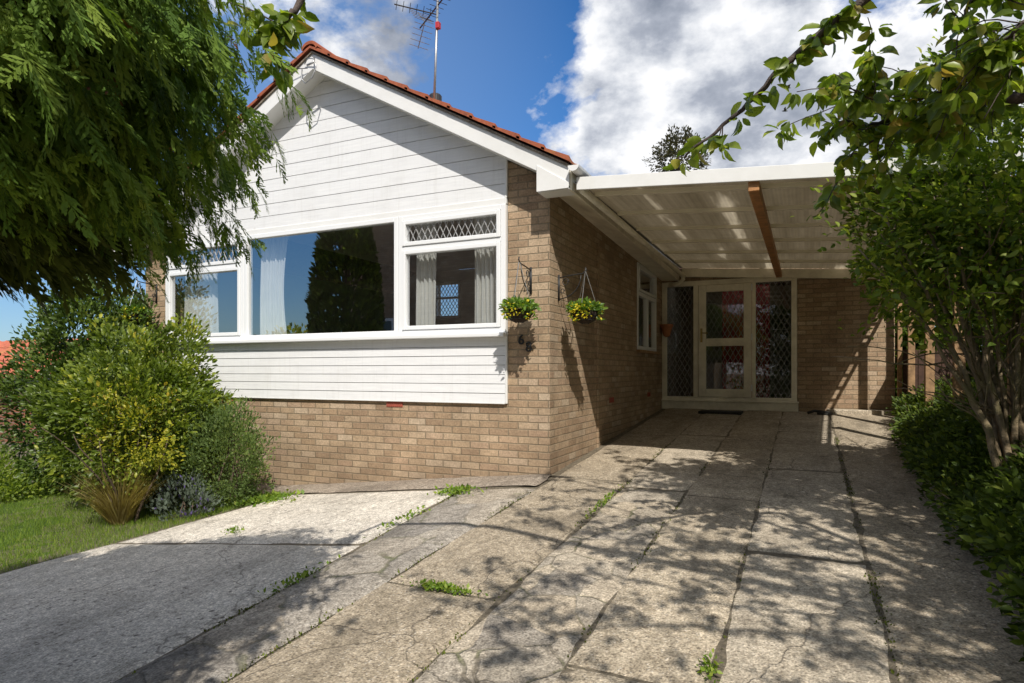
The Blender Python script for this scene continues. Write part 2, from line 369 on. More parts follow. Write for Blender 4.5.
LEAF = (np.array([(0,0,0),(-.17,.18,.05),(.17,.18,.05),(0,.18,.0),(-.26,.45,.09),(.25,.43,.06),(0,.45,-.01),(-.18,.74,.03),(.19,.72,.01),(0,.74,-.07),(.02,1,-.20)]),
        [(0,3,1),(0,2,3),(1,3,6,4),(3,2,5,6),(4,6,9,7),(6,5,8,9),(7,9,10),(9,8,10)])
SMALL = (np.array([(0,0,0),(-.27,.45,.08),(.27,.45,.08),(0,1,-.05)]), [(0,3,1),(0,2,3)])
BLADE = (np.array([(-.03,0,0),(.03,0,0),(-.02,.55,.05),(.02,.55,.05),(0,1,.28)]), [(0,1,3,2),(2,3,4)])
def make_spray(sd):
    q_ = random.Random(sd); v = []; f = []
    def seg(p, q, w):
        p = np.array(p); q = np.array(q); d = q-p; n = np.array([d[1], -d[0], 0]); n = n/(np.linalg.norm(n)+1e-9)*w
        k = len(v); v.extend([p, p*.5+q*.5+n*.9+np.array([0, 0, .01]), q, p*.5+q*.5-n*.9]); f.append((k, k+1, k+2, k+3))
    bend_ = q_.uniform(-.25, .25)
    ax = lambda y: (bend_*y*y, y, -.30*y*y)
    for a, b_ in ((0, .36), (.32, .70), (.66, 1.0)): seg(ax(a), ax(b_), .026)
    y = .06
    s_ = 1
    while y < .9:
        l = q_.uniform(.16, .42)*(1.1-.75*y); s_ = -s_ if q_.random() < .85 else s_
        o = np.array(ax(y)); t_ = o+np.array((s_*l*q_.uniform(.45, .7), l*q_.uniform(.7, 1.0), -q_.uniform(.02, .16)*l*2)); seg(o, t_, .040)
        for u in (.4, .72):
            if q_.random() < .75:
                m_ = o+(t_-o)*u; seg(m_, m_+np.array((s_*q_.uniform(-.02, .10), q_.uniform(.08, .17), q_.uniform(-.05, .02))), .040)
        y += q_.uniform(.035, .08)
    return np.array(v), f
SPRAYS = [make_spray(k) for k in range(4)]; SPRAY = SPRAYS[0]
def norm(a): return a/(np.linalg.norm(a, axis=-1, keepdims=True)+1e-9)
def cloud(name, tpl, pos, dirs, nrm, size, m, parent=None, rnd=None, origin=None, width=None, **tags):
    tv, tf = tpl; N = len(pos); nv = len(tv)
    y = norm(dirs); x = norm(np.cross(y, nrm)); z = np.cross(x, y)
    size = np.broadcast_to(size, (N,)); wd = size if width is None else size*width
    V = pos[:, None]+tv[None, :, 0, None]*(x*wd[:, None])[:, None]+tv[None, :, 1, None]*(y*size[:, None])[:, None]+tv[None, :, 2, None]*(z*size[:, None])[:, None]
    org = ORG[parent.name] if parent is not None else (np.zeros(3) if origin is None else np.array(origin, float))
    V = (V-org).reshape(-1, 3)
    me = bpy.data.meshes.new(name)
    lens = np.array([len(q) for q in tf]); loops = np.concatenate([np.array(q) for q in tf])
    starts = np.concatenate([[0], np.cumsum(lens)[:-1]])
    nl = len(loops)
    me.vertices.add(N*nv); me.vertices.foreach_set('co', V.ravel())
    me.loops.add(N*nl); me.loops.foreach_set('vertex_index', (loops[None]+np.arange(N)[:, None]*nv).ravel().astype(np.int32))
    me.polygons.add(N*len(tf)); me.polygons.foreach_set('loop_start', (starts[None]+np.arange(N)[:, None]*nl).ravel().astype(np.int32))
    me.polygons.foreach_set('loop_total', np.tile(lens, N).astype(np.int32))
    me.update(calc_edges=True)
    if rnd is None: rnd = R.rand(N)
    a = me.attributes.new('rnd', 'FLOAT', 'POINT'); a.data.foreach_set('value', np.repeat(rnd, nv).astype(np.float32))
    o = finish(me, name, m, parent, origin=origin)
    return tag(o, tags.get('label'), tags.get('cat'), tags.get('group'), tags.get('kind'))
def rand_dir(n): return norm(R.normal(size=(n, 3)))
def blob(center, rad, nclump, per, spread, zmin=None, shell=.55, up=.3):
    """leaf positions: clumps through an uneven ellipsoid"""
    d = rand_dir(nclump); lump = 1+.16*np.sin(d[:, 0]*5+center[0])*np.cos(d[:, 1]*6+center[1])+.10*np.sin(d[:, 2]*9)
    r = (shell+(1-shell)*R.rand(nclump)**.5)*lump
    c = np.array(center)+d*r[:, None]*np.array(rad)
    p = np.repeat(c, per, 0); o = rand_dir(nclump*per)*(R.rand(nclump*per, 1)**.5)*spread
    p = p+o; dd = norm(norm(np.repeat(d, per, 0)*.7+o/spread*.8)+np.array([0, 0, up])+R.normal(size=p.shape)*.35)
    k = np.repeat(R.rand(nclump), per)
    if zmin is not None:
        keep = p[:, 2] > (zmin(p[:, 0], p[:, 1]) if callable(zmin) else zmin); p, dd, k = p[keep], dd[keep], k[keep]
    return p, dd, k
def upn(n, amt=.6): return norm(R.normal(size=(n, 3))*amt+np.array([0.2, -.4, .8]))

# ------------------------------------------------------------------ setting: ground sheets
def wob(a, s, sd): return np.sin(a*s+sd)*.5+np.sin(a*s*2.7+sd*2.1)*.3+np.sin(a*s*6.1+sd*3.3)*.2
def sheet(name, xl, xr, y0, y1, m, dz=0, sd=0., res=.06, rough=.006, rag=.013, label=None):
    ny = max(2, int((y1-y0)/res)); ys = np.linspace(y0, y1, ny)
    L_ = np.array([xl(y) if callable(xl) else xl for y in ys])+wob(ys, 5, sd)*rag
    R_ = np.array([xr(y) if callable(xr) else xr for y in ys])+wob(ys, 5, sd+4)*rag
    nx = max(2, int((R_-L_).max()/res)); U = np.linspace(0, 1, nx)
    X = L_[:, None]+(R_-L_)[:, None]*U; Y = np.repeat(ys[:, None], nx, 1)+wob(X, 4, sd)*rag*.5
    Z = h(X, Y)+dz+rough*wob(X+Y*.6, 3, sd)*wob(Y-X*.4, 2.3, sd+1)
    drop = np.zeros_like(Z); drop[0] = drop[-1] = -.011; drop[:, 0] = drop[:, -1] = -.011
    V = np.stack([X, Y, Z+drop], -1).reshape(-1, 3).tolist()
    # skirt
    Fc = [(j*nx+i, j*nx+i+1, (j+1)*nx+i+1, (j+1)*nx+i) for j in range(ny-1) for i in range(nx-1)]
    b = MB(); b.v = V; b.f = Fc
    o = b.build(name, m, smooth=True, uv=False, kind='structure', label=label)
    return o
def grid_ground():
    xs = np.concatenate([np.linspace(-400, -30, 12), np.linspace(-28, 12, 100), np.linspace(15, 400, 12)])
    ys = np.concatenate([np.linspace(-400, -20, 12), np.linspace(-18, 20, 96), np.linspace(23, 600, 14)])
    X, Y = np.meshgrid(xs, ys); Z = h(X, Y)-.009
    nx = len(xs); b = MB(); b.v = np.stack([X, Y, Z], -1).reshape(-1, 3).tolist()
    b.f = [(j*nx+i, j*nx+i+1, (j+1)*nx+i+1, (j+1)*nx+i) for j in range(len(ys)-1) for i in range(nx-1)]
    b.build('ground', M['soil'], smooth=True, uv=False, kind='structure')
grid_ground()
XL = lambda y: float(np.interp(y, [-1, 1.5, 2.85, 3.7, 4.46, 5.1, 5.4, 5.6], [-9, -7.2, -5.95, -5.72, -5.56, -5.42, -5.35, -5.2]))
lawn_m = simple('lawn_soil', (.075,.125,.02), .95, .5, 30, .02)
sheet('lawn', -22, lambda y: XL(y)-.03 if y < 5.55 else -5.5, -4, 5.95, lawn_m, -.01, 1, .18, .02, .02)
# the driveway: parallel strips, each a sheet with its own finish, earth and moss between them
strips = [
 ('driveway_slab', XL, lambda y: -2.797-.07*max(0, y-1.9) , [(-1., 3.72), (3.735, 5.46)], 'slab', 1.0),
 ('driveway_slab', lambda y: -2.788-.07*max(0, y-1.9), lambda y: -2.260, [(-1., 5.40)], 'flag', 2.0),
 ('driveway_slab', -2.252, lambda y: -1.509-.03*y/6, [(-1., 3.085), (3.105, 5.9), (5.93, 8.6), (8.62, 11.44)], 'agg2', 3.0),
 ('driveway_slab', lambda y: -1.504-.03*y/6, -.951, [(-1., 5.72)], 'crazy', 4.0),
 ('driveway_slab', lambda y: -1.504-.03*y/6, -.951, [(5.74, 8.7), (8.72, 11.44)], 'con', 4.6),
 ('driveway_slab', -.946, -.358, [(-1., 2.6), (2.62, 5.6), (5.62, 8.5), (8.52, 11.44)], 'agg', 5.0),
 ('driveway_slab', -.353, .334, [(-1., 4.35), (4.365, 6.9), (6.915, 9.3), (9.315, 11.44)], 'con', 6.0),
 ('driveway_slab', .346, 1.35, [(-1., 11.44)], 'agg2', 7.0)]
for strips_i, (nm, a, b_, segs, mt, sd) in enumerate(strips):
    for i, (y0, y1) in enumerate(segs): sheet(nm, a, b_, y0, y1, M[mt], .0012*(strips_i % 3), sd+i*.7)
sheet('path', -8.4, -2.30, 5.48, 5.965, M['path'], .012, 8, .06, .012, .03)
# moss beds in the joints
def moss():
    P = []
    for xf, y0, y1, n in ((lambda y: -2.785-.07*np.maximum(0, y-1.9), 1, 5.4, 900), (lambda y: -2.265+0*y, 1, 5.4, 700), (lambda y: -1.508-.03*y/6, 1, 8, 700), (lambda y: -.948+0*y, 1, 7, 500), (lambda y: -.355+0*y, 1, 8, 350), (lambda y: .342+0*y, 1, 9, 1300)):
        y = R.uniform(y0, y1, n); dens = (np.sin(y*2.3+n)+np.sin(y*5.1+n*.3))*.5+R.rand(n)*.9
        y = y[dens > .45]; x = xf(y)+R.normal(size=len(y))*.018
        P.append(np.stack([x, y, h(x, y)-.01], -1))
    P = np.concatenate(P); n = len(P)
    cloud('moss', SMALL, P, norm(R.normal(size=(n, 3))*.7+UP*1.0), upn(n, .8), R.uniform(.008, .024, n), L['moss'], kind='stuff', label='small moss and weeds growing in the driveway joints')
moss()

# ------------------------------------------------------------------ the bungalow
FY = 5.97; SX = -2.35; RX, RZ = -5.21, 3.73; K = .553
zr = lambda x: RZ-K*abs(x-RX)
house = thing('bungalow', (-5.4, FY, -1.2), 'tan brick bungalow with white boarded gable, red tiled roof and wide leaded windows', 'bungalow')
b = MB()
b.box(-8.5, SX, FY, 6.22, -2.0, -.335)
b.box(-8.5, -8.04, FY+.0005, 6.2195, -.335, 1.70)
b.prism_y([(-2.82, -.335), (SX, -.335), (SX, 1.93), (-2.82, 2.19)], FY+.0005, 6.2195)
b.box(-2.6, SX, 6.22, 9.60, -1.6, 1.88); b.box(-2.6, SX, 9.60, 10.96, -1.5, .30); b.box(-2.6, SX, 9.60, 10.96, 1.68, 1.80); b.box(-2.6, SX, 10.96, 11.71, -1.4, 1.80)
wall = b.build('wall', BR, house)
b = MB(); b.box(-.135, 1.25, 11.46, 11.71, -1.2, 1.80); b.box(SX+.002, -.135, 11.462, 11.71, 1.585, 1.80)
b.box(1.0, 1.25, 11.71, 15, -1.2, 1.8)
b.build('porch_wall', BR, house)
# far, left and inner walls
b = MB(); b.box(-8.5, -8.25, 6.22, 12.25, -2.2, 1.7)
b.box(-8.25, -7.45, 12, 12.25, -2.2, 2.2); b.box(-6.80, -2.6, 12, 12.25, -2.2, 2.2); b.box(-7.45, -6.80, 12, 12.25, -2.2, 1.15); b.box(-7.45, -6.80, 12, 12.25, 1.95, 2.2)
b.build('rear_wall', M['inner'], house)
b = MB(); b.box(-2.72, -2.61, 6.23, 12, -.6, 2.18); b.box(-8.24, -2.73, 6.24, 11.99, -.62, -.52); b.build('room_wall', M['inner'], house)
MB().box(-8.2, -2.75, 6.3, 11.98, 2.20, 2.24).build('ceiling_board', M['inner'], house)
w = MB(); 
for bx in ((-7.45,-7.40,1.15,1.95),(-6.85,-6.80,1.15,1.95),(-7.4,-6.85,1.15,1.21),(-7.4,-6.85,1.89,1.95),(-7.4,-6.85,1.58,1.62)): w.box(bx[0],bx[1],11.98,12.05,bx[2],bx[3])
rw = w.build('rear_window', M['upvc'], house)
# hall behind the door
b = MB(); b.box(-2.34, .98, 11.75, 14.5, -.75, -.60); b.box(-2.34, .98, 14.5, 14.6, -.6, 1.82); b.box(.985, .998, 11.72, 14.5, -.6, 1.82); b.box(-2.45, -2.34, 11.60, 14.6, -.75, 1.82); b.build('hall', M['inner'], house)
b = MB(); b.box(-2.34, 1.25, 11.47, 12.1, 1.81, 1.95); b.box(-2.34, 1.25, 12.45, 14.9, 1.81, 1.95); b.build('flat_roof', M['darkfence'], house)  # gap left in the unseen roof to let light onto the hall curtain
MB().box(-2.3, 1.2, 12.09, 12.46, 1.951, 1.962).build('added_light_opening', M['opal'], house)  # added opal sheet over the gap, spreads daylight onto the red curtain

# gable boarding
def boards(name, zlo, zhi, xl, xr, pitch, y, clip=None):
    b = MB(); z = zlo
    while z < zhi-.01:
        z1 = min(z+pitch, zhi)
        def xs(zz):
            if clip is None: return xl, xr
            w_ = (RZ-.15-zz)/K
            return max(xl, RX-w_), min(xr, RX+w_)
        a0, c0 = xs(z); a1, c1 = xs(z1-.004)
        if c1-a1 < .02: break
        th = .0015*random.random(); lip = .0062 if clip else .0085
        g = .006 if clip else .007
        P = [(a0, y-lip-th, z), (c0, y-lip-th, z), (c1, y-.004, z1-g), (a1, y-.004, z1-g), (c1, y+.010, z1), (a1, y+.010, z1), (a0, y+.012, z), (c0, y+.012, z)]
        b.poly(P, [(0,1,2,3), (3,2,4,5), (6,7,1,0)])
        z = z1
    b.build(name, M['board'], house)
boards('gable_boarding', 1.80, 3.57, -8.06, -2.82, .152, FY-.02, True)
boards('lower_boarding', -.33, .36, -8.03, -2.83, .099, FY-.02)
b = MB(); b.box(-8.05, -2.82, FY-.035, FY-.002, 1.735, 1.80); b.box(-2.835, -2.815, FY-.034, FY-.001, -.34, .36); b.box(-2.84, -2.815, FY-.034, FY-.001, 1.80, 2.2)
b.box(-8.05, -2.84, FY-.034, FY-.001, -.345, -.331)
b.build('trim', M['white'], house, .004)
MB().prism_y([(-8.06, -.33), (-2.83, -.33), (-2.83, 2.15), (RX, 3.52), (-8.06, 1.85)][:0] or [(-8.06, 1.78), (-2.83, 1.78), (-2.83, 2.1), (RX, 3.53), (-8.06, 1.83)], FY+.0, FY+.05).build('gable_backing', M['white'], house)
MB().box(-8.03, -2.83, FY+.003, FY+.06, -.334, .38).build('panel_backing', M['white'], house)
# bargeboards
VY = 5.715
for nm, x0, x1 in (('bargeboard', RX, -2.055), ('bargeboard', -8.85, RX)):
    pts = [(x0, zr(x0)-.215), (x1, zr(x1)-.215), (x1, zr(x1)-.035), (x0, zr(x0)-.035)]
    MB().prism_y(pts, VY, VY+.022).build(nm, M['white'], house, .003)
    pts = [(x0, zr(x0)-.212), (x1, zr(x1)-.212), (x1, zr(x1)-.200), (x0, zr(x0)-.200)]
    MB().prism_y(pts, VY+.022, FY-.02).build('soffit', M['white'], house)
    pts = [(x0, zr(x0)-.034), (x1, zr(x1)-.034), (x1, zr(x1)-.012), (x0, zr(x0)-.012)]
    MB().prism_y(pts, VY-.02, VY+.05).build('verge_strip', M['path'], house)
MB().prism_y([(-2.385, 1.745), (-2.055, 1.745), (-2.055, 1.80), (-2.385, zr(-2.385)-.16)], VY-.012, VY-.001).poly([], []).build('eave_box', M['white'], house, .003)
MB().box(-2.385, -2.056, VY+.023, FY-.003, 1.745, 1.757).build('soffit', M['white'], house)
# roof tiles: overlapping courses with a rolled profile
def slope(name, sgn, x_end):
    V = []; Fc = []
    ys = np.arange(VY-.05, 13.2, .05); gauge = .30
    ln = math.hypot(1, K); n = int(abs(x_end-RX)*ln/gauge)+1
    for c in range(n):
        s0 = c*gauge; s1 = min(s0+gauge+.04, abs(x_end-RX)*ln+.03)
        k = len(V)
        for (s_, up_) in ((s0, .006), (s1, .036), (s1, .010)):
            for y in ys:
                ph = ((y-ys[0]) % .30)/.30
                roll = .028*max(0, math.cos((ph-.0)*2*math.pi))**1.5 if up_ > .02 or s_ == s0 else 0
                x = RX+sgn*s_/ln; z = RZ-K*abs(s_/ln)+up_+roll
                V.append((x, y, z))
        m_ = len(ys)
        for i in range(2):
            for j in range(m_-1):
                q = [k+i*m_+j, k+i*m_+j+1, k+(i+1)*m_+j+1, k+(i+1)*m_+j]
                Fc.append(q if sgn > 0 else q[::-1])
        # verge edge face of each course
        a = k; V += [(V[k][0], ys[0]+.0, V[k][2]-.026), (V[k+m_][0], ys[0], V[k+m_][2]-.052)]
        e = len(V); Fc.append([k, k+m_, e-1, e-2]); 
    b = MB(); b.v = V; b.f = Fc; return b.build(name, M['tile'], house, uv=False)
rf = slope('roof', 1, -2.06); slope('roof', -1, -8.95)
b = MB()
b.prism_y([(RX, RZ-.03), (-2.065, zr(-2.065)-.03), (-2.065, zr(-2.065)-.002), (RX, RZ-.002)], VY, 13.2)
b.prism_y([(-8.93, zr(-8.93)-.03), (RX-.001, RZ-.03), (RX-.001, RZ-.002), (-8.93, zr(-8.93)-.002)], VY, 13.2)
b.build('roof_deck', M['darkfence'], house)
# ridge tiles
b = MB()
for i in range(18):
    y0 = VY-.06+i*.42
    pr = [(math.cos(a)*(.12+(.012 if e else 0)), math.sin(a)*.085) for e in (0,) for a in np.linspace(0, math.pi, 9)]
    k = len(b.v); off = .012*(i % 2)
    for y in (y0, y0+.43):
        for cx, cz in pr: b.v.append((RX+cx, y, RZ+.0+cz+off))
        for cx, cz in pr: b.v.append((RX+cx*.82, y, RZ-.02+cz*.8+off))
    for j in range(8):
        b.f.append([k+j, k+j+1, k+18+j+1, k+18+j][::-1]); b.f.append([k+j, k+j+1, k+9+j+1, k+9+j])
b.build('ridge_tile', M['tile'], house, uv=False)
# flue terminal
b = MB(); b.lathe((-4.34, 7.0, 3.1), [(.06, 0), (.06, .36), (.085, .36), (.085, .44), (.07, .46), (0, .46)], 16); b.build('flue', M['blackplastic'], house, smooth=False, uv=False)
# eave soffit, fascia, gutter along the side
b = MB(); so_ = [(SX+.002, 5.96, 1.835), (-2.06, 5.96, 1.745), (-2.06, 11.44, 1.60), (SX+.002, 11.44, 1.615)]
b.poly(so_+[(x, y, z+.012) for x, y, z in so_], [(0,3,2,1),(4,5,6,7),(0,1,5,4),(1,2,6,5),(2,3,7,6),(3,0,4,7)]); b.build('soffit', M['cream'], house)
b = MB(); so_ = [(-2.058, 5.75, 1.735), (-2.040, 5.75, 1.735), (-2.040, 11.44, 1.59), (-2.058, 11.44, 1.59)]
b.poly(so_+[(x, y, 1.93) for x, y, z in so_], [(0,3,2,1),(4,5,6,7),(0,1,5,4),(1,2,6,5),(2,3,7,6),(3,0,4,7)]); b.build('fascia', M['cream'], house)
def gutter(b, x, z, y0, y1, r=.055):
    k = len(b.v); A = np.linspace(math.pi, 2*math.pi, 9)
    for y in (y0, y1):
        for rr in (r, r-.005):
            for a in A: b.v.append((x+rr*math.cos(a), y, z+rr*math.sin(a)))
    for j in range(8):
        b.f += [[k+j, k+j+1, k+18+j+1, k+18+j], [k+9+j+1, k+9+j, k+27+j, k+27+j+1], [k+j+1, k+j, k+9+j, k+9+j+1]]
    b.f += [[k+9+j for j in range(9)][::-1]]
b = MB(); gutter(b, -1.985, 1.935, 5.64, 11.4); b.build('gutter', M['white'], house, uv=False)
# small swan-neck at the inner end of the gutter
b = MB(); b.tube([(-1.95, 11.2, 1.70), (-1.95, 11.3, 1.60), (-2.02, 11.32, 1.54), (-2.2, 11.4, 1.52)], .034, 10); b.build('downpipe', M['cream'], house, smooth=True, uv=False)
b = MB(); b.box(SX+.001, SX+.022, 7.55, 7.585, -1.0, 1.58); b.build('cable_duct', BR, house)

# air bricks
def airbrick(x0, x1, z0, z1, side=False, y=0):
    b = MB()
    if not side:
        b.box(x0, x1, FY-.006, FY+.01, z0, z1)
        n = 8
        for i in range(n):
            xx = x0+(x1-x0)*(i+.5)/n; b.box(xx-.007, xx+.007, FY-.012, FY-.007, z0+.01, z1-.01)
    else:
        b.box(SX-.01, SX+.006, y, y+.2, z0, z1)
        for i in range(6): b.box(SX+.007, SX+.012, y+.02+i*.03, y+.032+i*.03, z0+.01, z1-.01)
    b.build('air_brick', airm, house)
airm = simple('terracotta_airbrick', (.36,.09,.06), .8, .15, 12, .001)
airbrick(-4.35, -4.13, -.408, -.347); airbrick(-7.0, -6.78, -.408, -.347)
airbrick(0, 0, -.42, -.35, True, 8.1); airbrick(0, 0, -.42, -.35, True, 10.3)

# lattice of lead cames clipped to a rectangle, on the plane u-v mapped by fn
def lattice(b, u0, u1, v0, v1, cw, ch, fn, w=.007):
    k = ch/cw
    for s_ in (1, -1):
        c = v0-k*(u1-u0)*1.0-ch
        top = v1+k*(u1-u0)+ch
        while c < top:
            # line v = s*k*(u-u0)+c
            ua, ub = u0, u1; va = s_*k*(ua-u0)+c; vb = s_*k*(ub-u0)+c
            def clipu(v_): return u0+(v_-c)/(s_*k)
            lo, hi = sorted((clipu(v0), clipu(v1)))
            a, e = max(ua, lo), min(ub, hi)
            if e-a > .004:
                p = (a, s_*k*(a-u0)+c); q = (e, s_*k*(e-u0)+c)
                L_ = math.hypot(q[0]-p[0], q[1]-p[1]); nx, ny = -(q[1]-p[1])/L_*w/2, (q[0]-p[0])/L_*w/2
                P = [fn(p[0]-nx, p[1]-ny, 0), fn(q[0]-nx, q[1]-ny, 0), fn(q[0]+nx, q[1]+ny, 0), fn(p[0]+nx, p[1]+ny, 0)]
                P += [fn(p[0]-nx, p[1]-ny, 1), fn(q[0]-nx, q[1]-ny, 1), fn(q[0]+nx, q[1]+ny, 1), fn(p[0]+nx, p[1]+ny, 1)]
                b.poly(P, [(0,1,2,3), (0,4,5,1), (1,5,6,2), (2,6,7,3), (3,7,4,0), (7,6,5,4)])
            c += ch
def frame_y(b, x0, x1, z0, z1, w, y0, y1, wb=None):
    wb = wb or w
    b.box(x0, x0+w, y0, y1, z0, z1); b.box(x1-w, x1, y0, y1, z0, z1)
    b.box(x0+w, x1-w, y0+.0006, y1-.0006, z0, z0+wb); b.box(x0+w, x1-w, y0+.0006, y1-.0006, z1-w, z1)
def pane_y(name, x0, x1, z0, z1, y, parent, m=None):
    return MB().poly([(x0, y, z0), (x1, y, z0), (x1, y, z1), (x0, y, z1)], [(0,1,2,3)]).build(name, m or M['glass'], parent)
ZB, ZT, ZM = .40, 1.735, 1.37
# window units
win = None
def unit(x0, x1, split):
    b = MB(); frame_y(b, x0, x1, ZB, ZT, .055, FY-.045, FY+.05)
    if split: b.box(x0+.055, x1-.055, FY-.0445, FY+.049, ZM-.022, ZM+.022)
    fr = b.build('window', M['upvc'], house, .006)
    if split:
        for (a, c, nm) in ((ZM+.024, ZT-.057, 'top'), (ZB+.057, ZM-.024, 'low')):
            s = MB(); frame_y(s, x0+.057, x1-.057, a, c, .045, FY-.058, FY+.03)
            s.build('sash', M['upvc'], fr, .006)
            pane_y('pane', x0+.10, x1-.10, a+.04, c-.04, FY-.012, fr)
            if nm == 'top':
                l = MB(); lattice(l, x0+.10, x1-.10, a+.043, c-.043, .078, .155, lambda u, v, d: (u, FY-.019+d*.006, v), .0042)
                l.build('leading', M['lead2'], fr, uv=False)
    else:
        pane_y('pane', x0+.05, x1-.05, ZB+.05, ZT-.05, FY-.01, fr)
    return fr
M['lead2'] = simple('pale_lead', (.42,.42,.42), .45, .05, 20)
unit(-8.03, -6.545, True); unit(-6.54, -4.165, False); unit(-4.16, -2.825, True)
b = MB(); b.box(-8.07, -2.815, FY-.115, FY+.0, .355, .398); b.build('sill', M['upvc'], house, .008)
# rear leaded window
l = MB(); lattice(l, -7.4, -6.85, 1.21, 1.89, .085, .13, lambda u, v, d: (u, 11.99+d*.006, v), .012); l.build('leading', M['lead'], rw, uv=False)

# side window (in the flank wall)
def frame_x(b, y0, y1, z0, z1, w, x0, x1):
    b.box(x0, x1, y0, y0+w, z0, z1); b.box(x0, x1, y1-w, y1, z0, z1)
    b.box(x0+.0006, x1-.0006, y0+w, y1-w, z0, z0+w); b.box(x0+.0006, x1-.0006, y0+w, y1-w, z1-w, z1)
b = MB(); frame_x(b, 9.61, 10.95, .33, 1.67, .06, SX-.06, SX+.012); b.box(SX-.058, SX+.011, 9.67, 10.89, 1.17, 1.23); b.box(SX-.058, SX+.011, 10.3, 10.35, .39, 1.17)
sw = b.build('window', M['upvc'], house, .005)
s = MB(); frame_x(s, 9.665, 10.895, 1.235, 1.615, .04, SX-.03, SX+.028); s.build('sash', M['upvc'], sw, .005)
MB().poly([(SX-.03, 9.66, .38), (SX-.03, 10.9, .38), (SX-.03, 10.9, 1.62), (SX-.03, 9.66, 1.62)], [(0,1,2,3)]).build('pane', M['glass'], sw)
MB().box(SX-.02, SX+.06, 9.57, 10.99, .285, .328).build('sill', M['fence'], house, .005)

# entrance screen: two leaded sidelights and a door
DY = 11.46
ent = MB()
Z0, Z1 = -.52, 1.58
ent.box(SX+.003, -.138, DY-.03, DY+.06, Z1-.085, Z1); ent.box(SX+.003, -.138, DY-.03, DY+.06, Z0, Z0+.07)
for a, c in ((-2.345, -2.26), (-1.80, -1.71), (-.835, -.775), (-.225, -.14)): ent.box(a, c, DY-.0295, DY+.059, Z0+.07, Z1-.085)
es = ent.build('entrance_screen', M['cream'], house, .006)
MB().box(SX+.003, -.12, DY-.06, DY+.05, -.675, Z0-.001).build('threshold', M['cream'], house, .008)
MB().box(SX+.003, -.11, DY-.085, DY-.02, Z0-.012, Z0+.016).build('threshold_sill', M['cream'], house, .006)
for a, c in ((-2.26, -1.80), (-.775, -.225)):
    pane_y('pane', a-.01, c+.01, Z0+.06, Z1-.08, DY+.012, es, M['glassdoor'])
    l = MB(); lattice(l, a, c, Z0+.07, Z1-.085, .088, .155, lambda u, v, d: (u, DY+.002+d*.006, v), .0075); l.build('leading', M['lead'], es, uv=False)
d = MB(); D0, D1 = -1.705, -.84
d.box(D0, D0+.125, DY-.05, DY+.01, Z0+.075, Z1-.09); d.box(D1-.125, D1, DY-.05, DY+.01, Z0+.075, Z1-.09)
for a, c in ((Z0+.075, Z0+.21), (.43, .565), (Z1-.21, Z1-.09)): d.box(D0+.125, D1-.125, DY-.0495, DY+.009, a, c)
door = d.build('door', M['cream'], house, .006)
for a, c in ((Z0+.21, .43), (.565, Z1-.21)):
    pane_y('pane', D0+.12, D1-.12, a-.005, c+.005, DY-.018, door, M['glassdoor'])
    l = MB(); lattice(l, D0+.125, D1-.125, a, c, .088, .155, lambda u, v, d_: (u, DY-.027+d_*.006, v), .0075); l.build('leading', M['lead'], door, uv=False)
MB().box(-1.42, -1.12, DY-.062, DY-.051, .475, .525).build('letter_plate', M['cream'], door, .004)
b = MB(); b.box(D0+.03, D0+.065, DY-.062, DY-.051, .50, .74); b.tube([(D0+.048, DY-.06, .66), (D0+.048, DY-.10, .66), (D0+.16, DY-.105, .655)], .010, 8); b.build('handle', M['brass'], door, uv=False)
for z in (1.36, .52, -.34):
    b = MB(); b.tube([(D1+.004, DY-.052, z), (D1+.004, DY-.052, z+.11)], .012, 8); b.build('hinge', M['upvc'], door, uv=False)

# house numbers
def digit(ch, x, z, sz):
    cu = bpy.data.curves.new('house_number', 'FONT'); cu.body = ch; cu.size = sz; cu.extrude = .006; cu.offset = .001
    o = bpy.data.objects.new('tmp', cu); COL.objects.link(o)
    dg = bpy.context.evaluated_depsgraph_get(); me = bpy.data.meshes.new_from_object(o.evaluated_get(dg))
    bpy.data.objects.remove(o)
    n = len(me.vertices); co = np.empty(n*3); me.vertices.foreach_get('co', co); co = co.reshape(-1, 3)
    W = np.stack([co[:, 0]+x, FY-.008-co[:, 2], co[:, 1]+z], -1)-ORG[house.name]
    me.vertices.foreach_set('co', W.ravel()); me.materials.clear()
    finish(me, 'house_number', M['iron'], house)
digit('8', -2.615, .20, .145); digit('6', -2.70, .275, .145)

# curtains (hang inside the windows)
def curtain(x0, x1, z0, z1, y, label, m=None, folds=9, pinch=0, group=None):
    n = 70; rows = 14; b = MB(); sd = random.random()*6
    for j in range(rows):
        f = j/(rows-1); z = z1+(z0-z1)*f
        for i in range(n):
            u = i/(n-1); a = math.sin(u*folds*2*math.pi+sd+.6*math.sin(f*2+u*3))
            xx = x0+(x1-x0)*(u*(1-pinch*math.sin(f*math.pi)*.3))
            b.v.append((xx+.008*math.cos(u*folds*6.28), y+.028*a*(.6+.4*f)+.01*math.sin(u*folds*4+f*3), z))
    b.f = [(j*n+i, j*n+i+1, (j+1)*n+i+1, (j+1)*n+i) for j in range(rows-1) for i in range(n-1)]
    o = b.build('curtain', m or M['curtain'], None, smooth=True, uv=False, origin=((x0+x1)/2, y, z0), label=label, cat='curtain', group=group)
    return o
curtain(-7.90, -7.28, .30, 1.72, 6.13, 'cream net curtain hanging in the left casement window')
curtain(-6.47, -5.98, .30, 1.72, 6.13, 'cream curtain drawn to the left side of the wide centre window', pinch=.5)
curtain(-4.06, -3.80, .30, 1.72, 6.13, 'narrow cream curtain at the left of the right hand window', folds=5)
curtain(-3.30, -2.92, .30, 1.72, 6.13, 'cream curtain at the right of the right hand window beside the brick pier', folds=7)
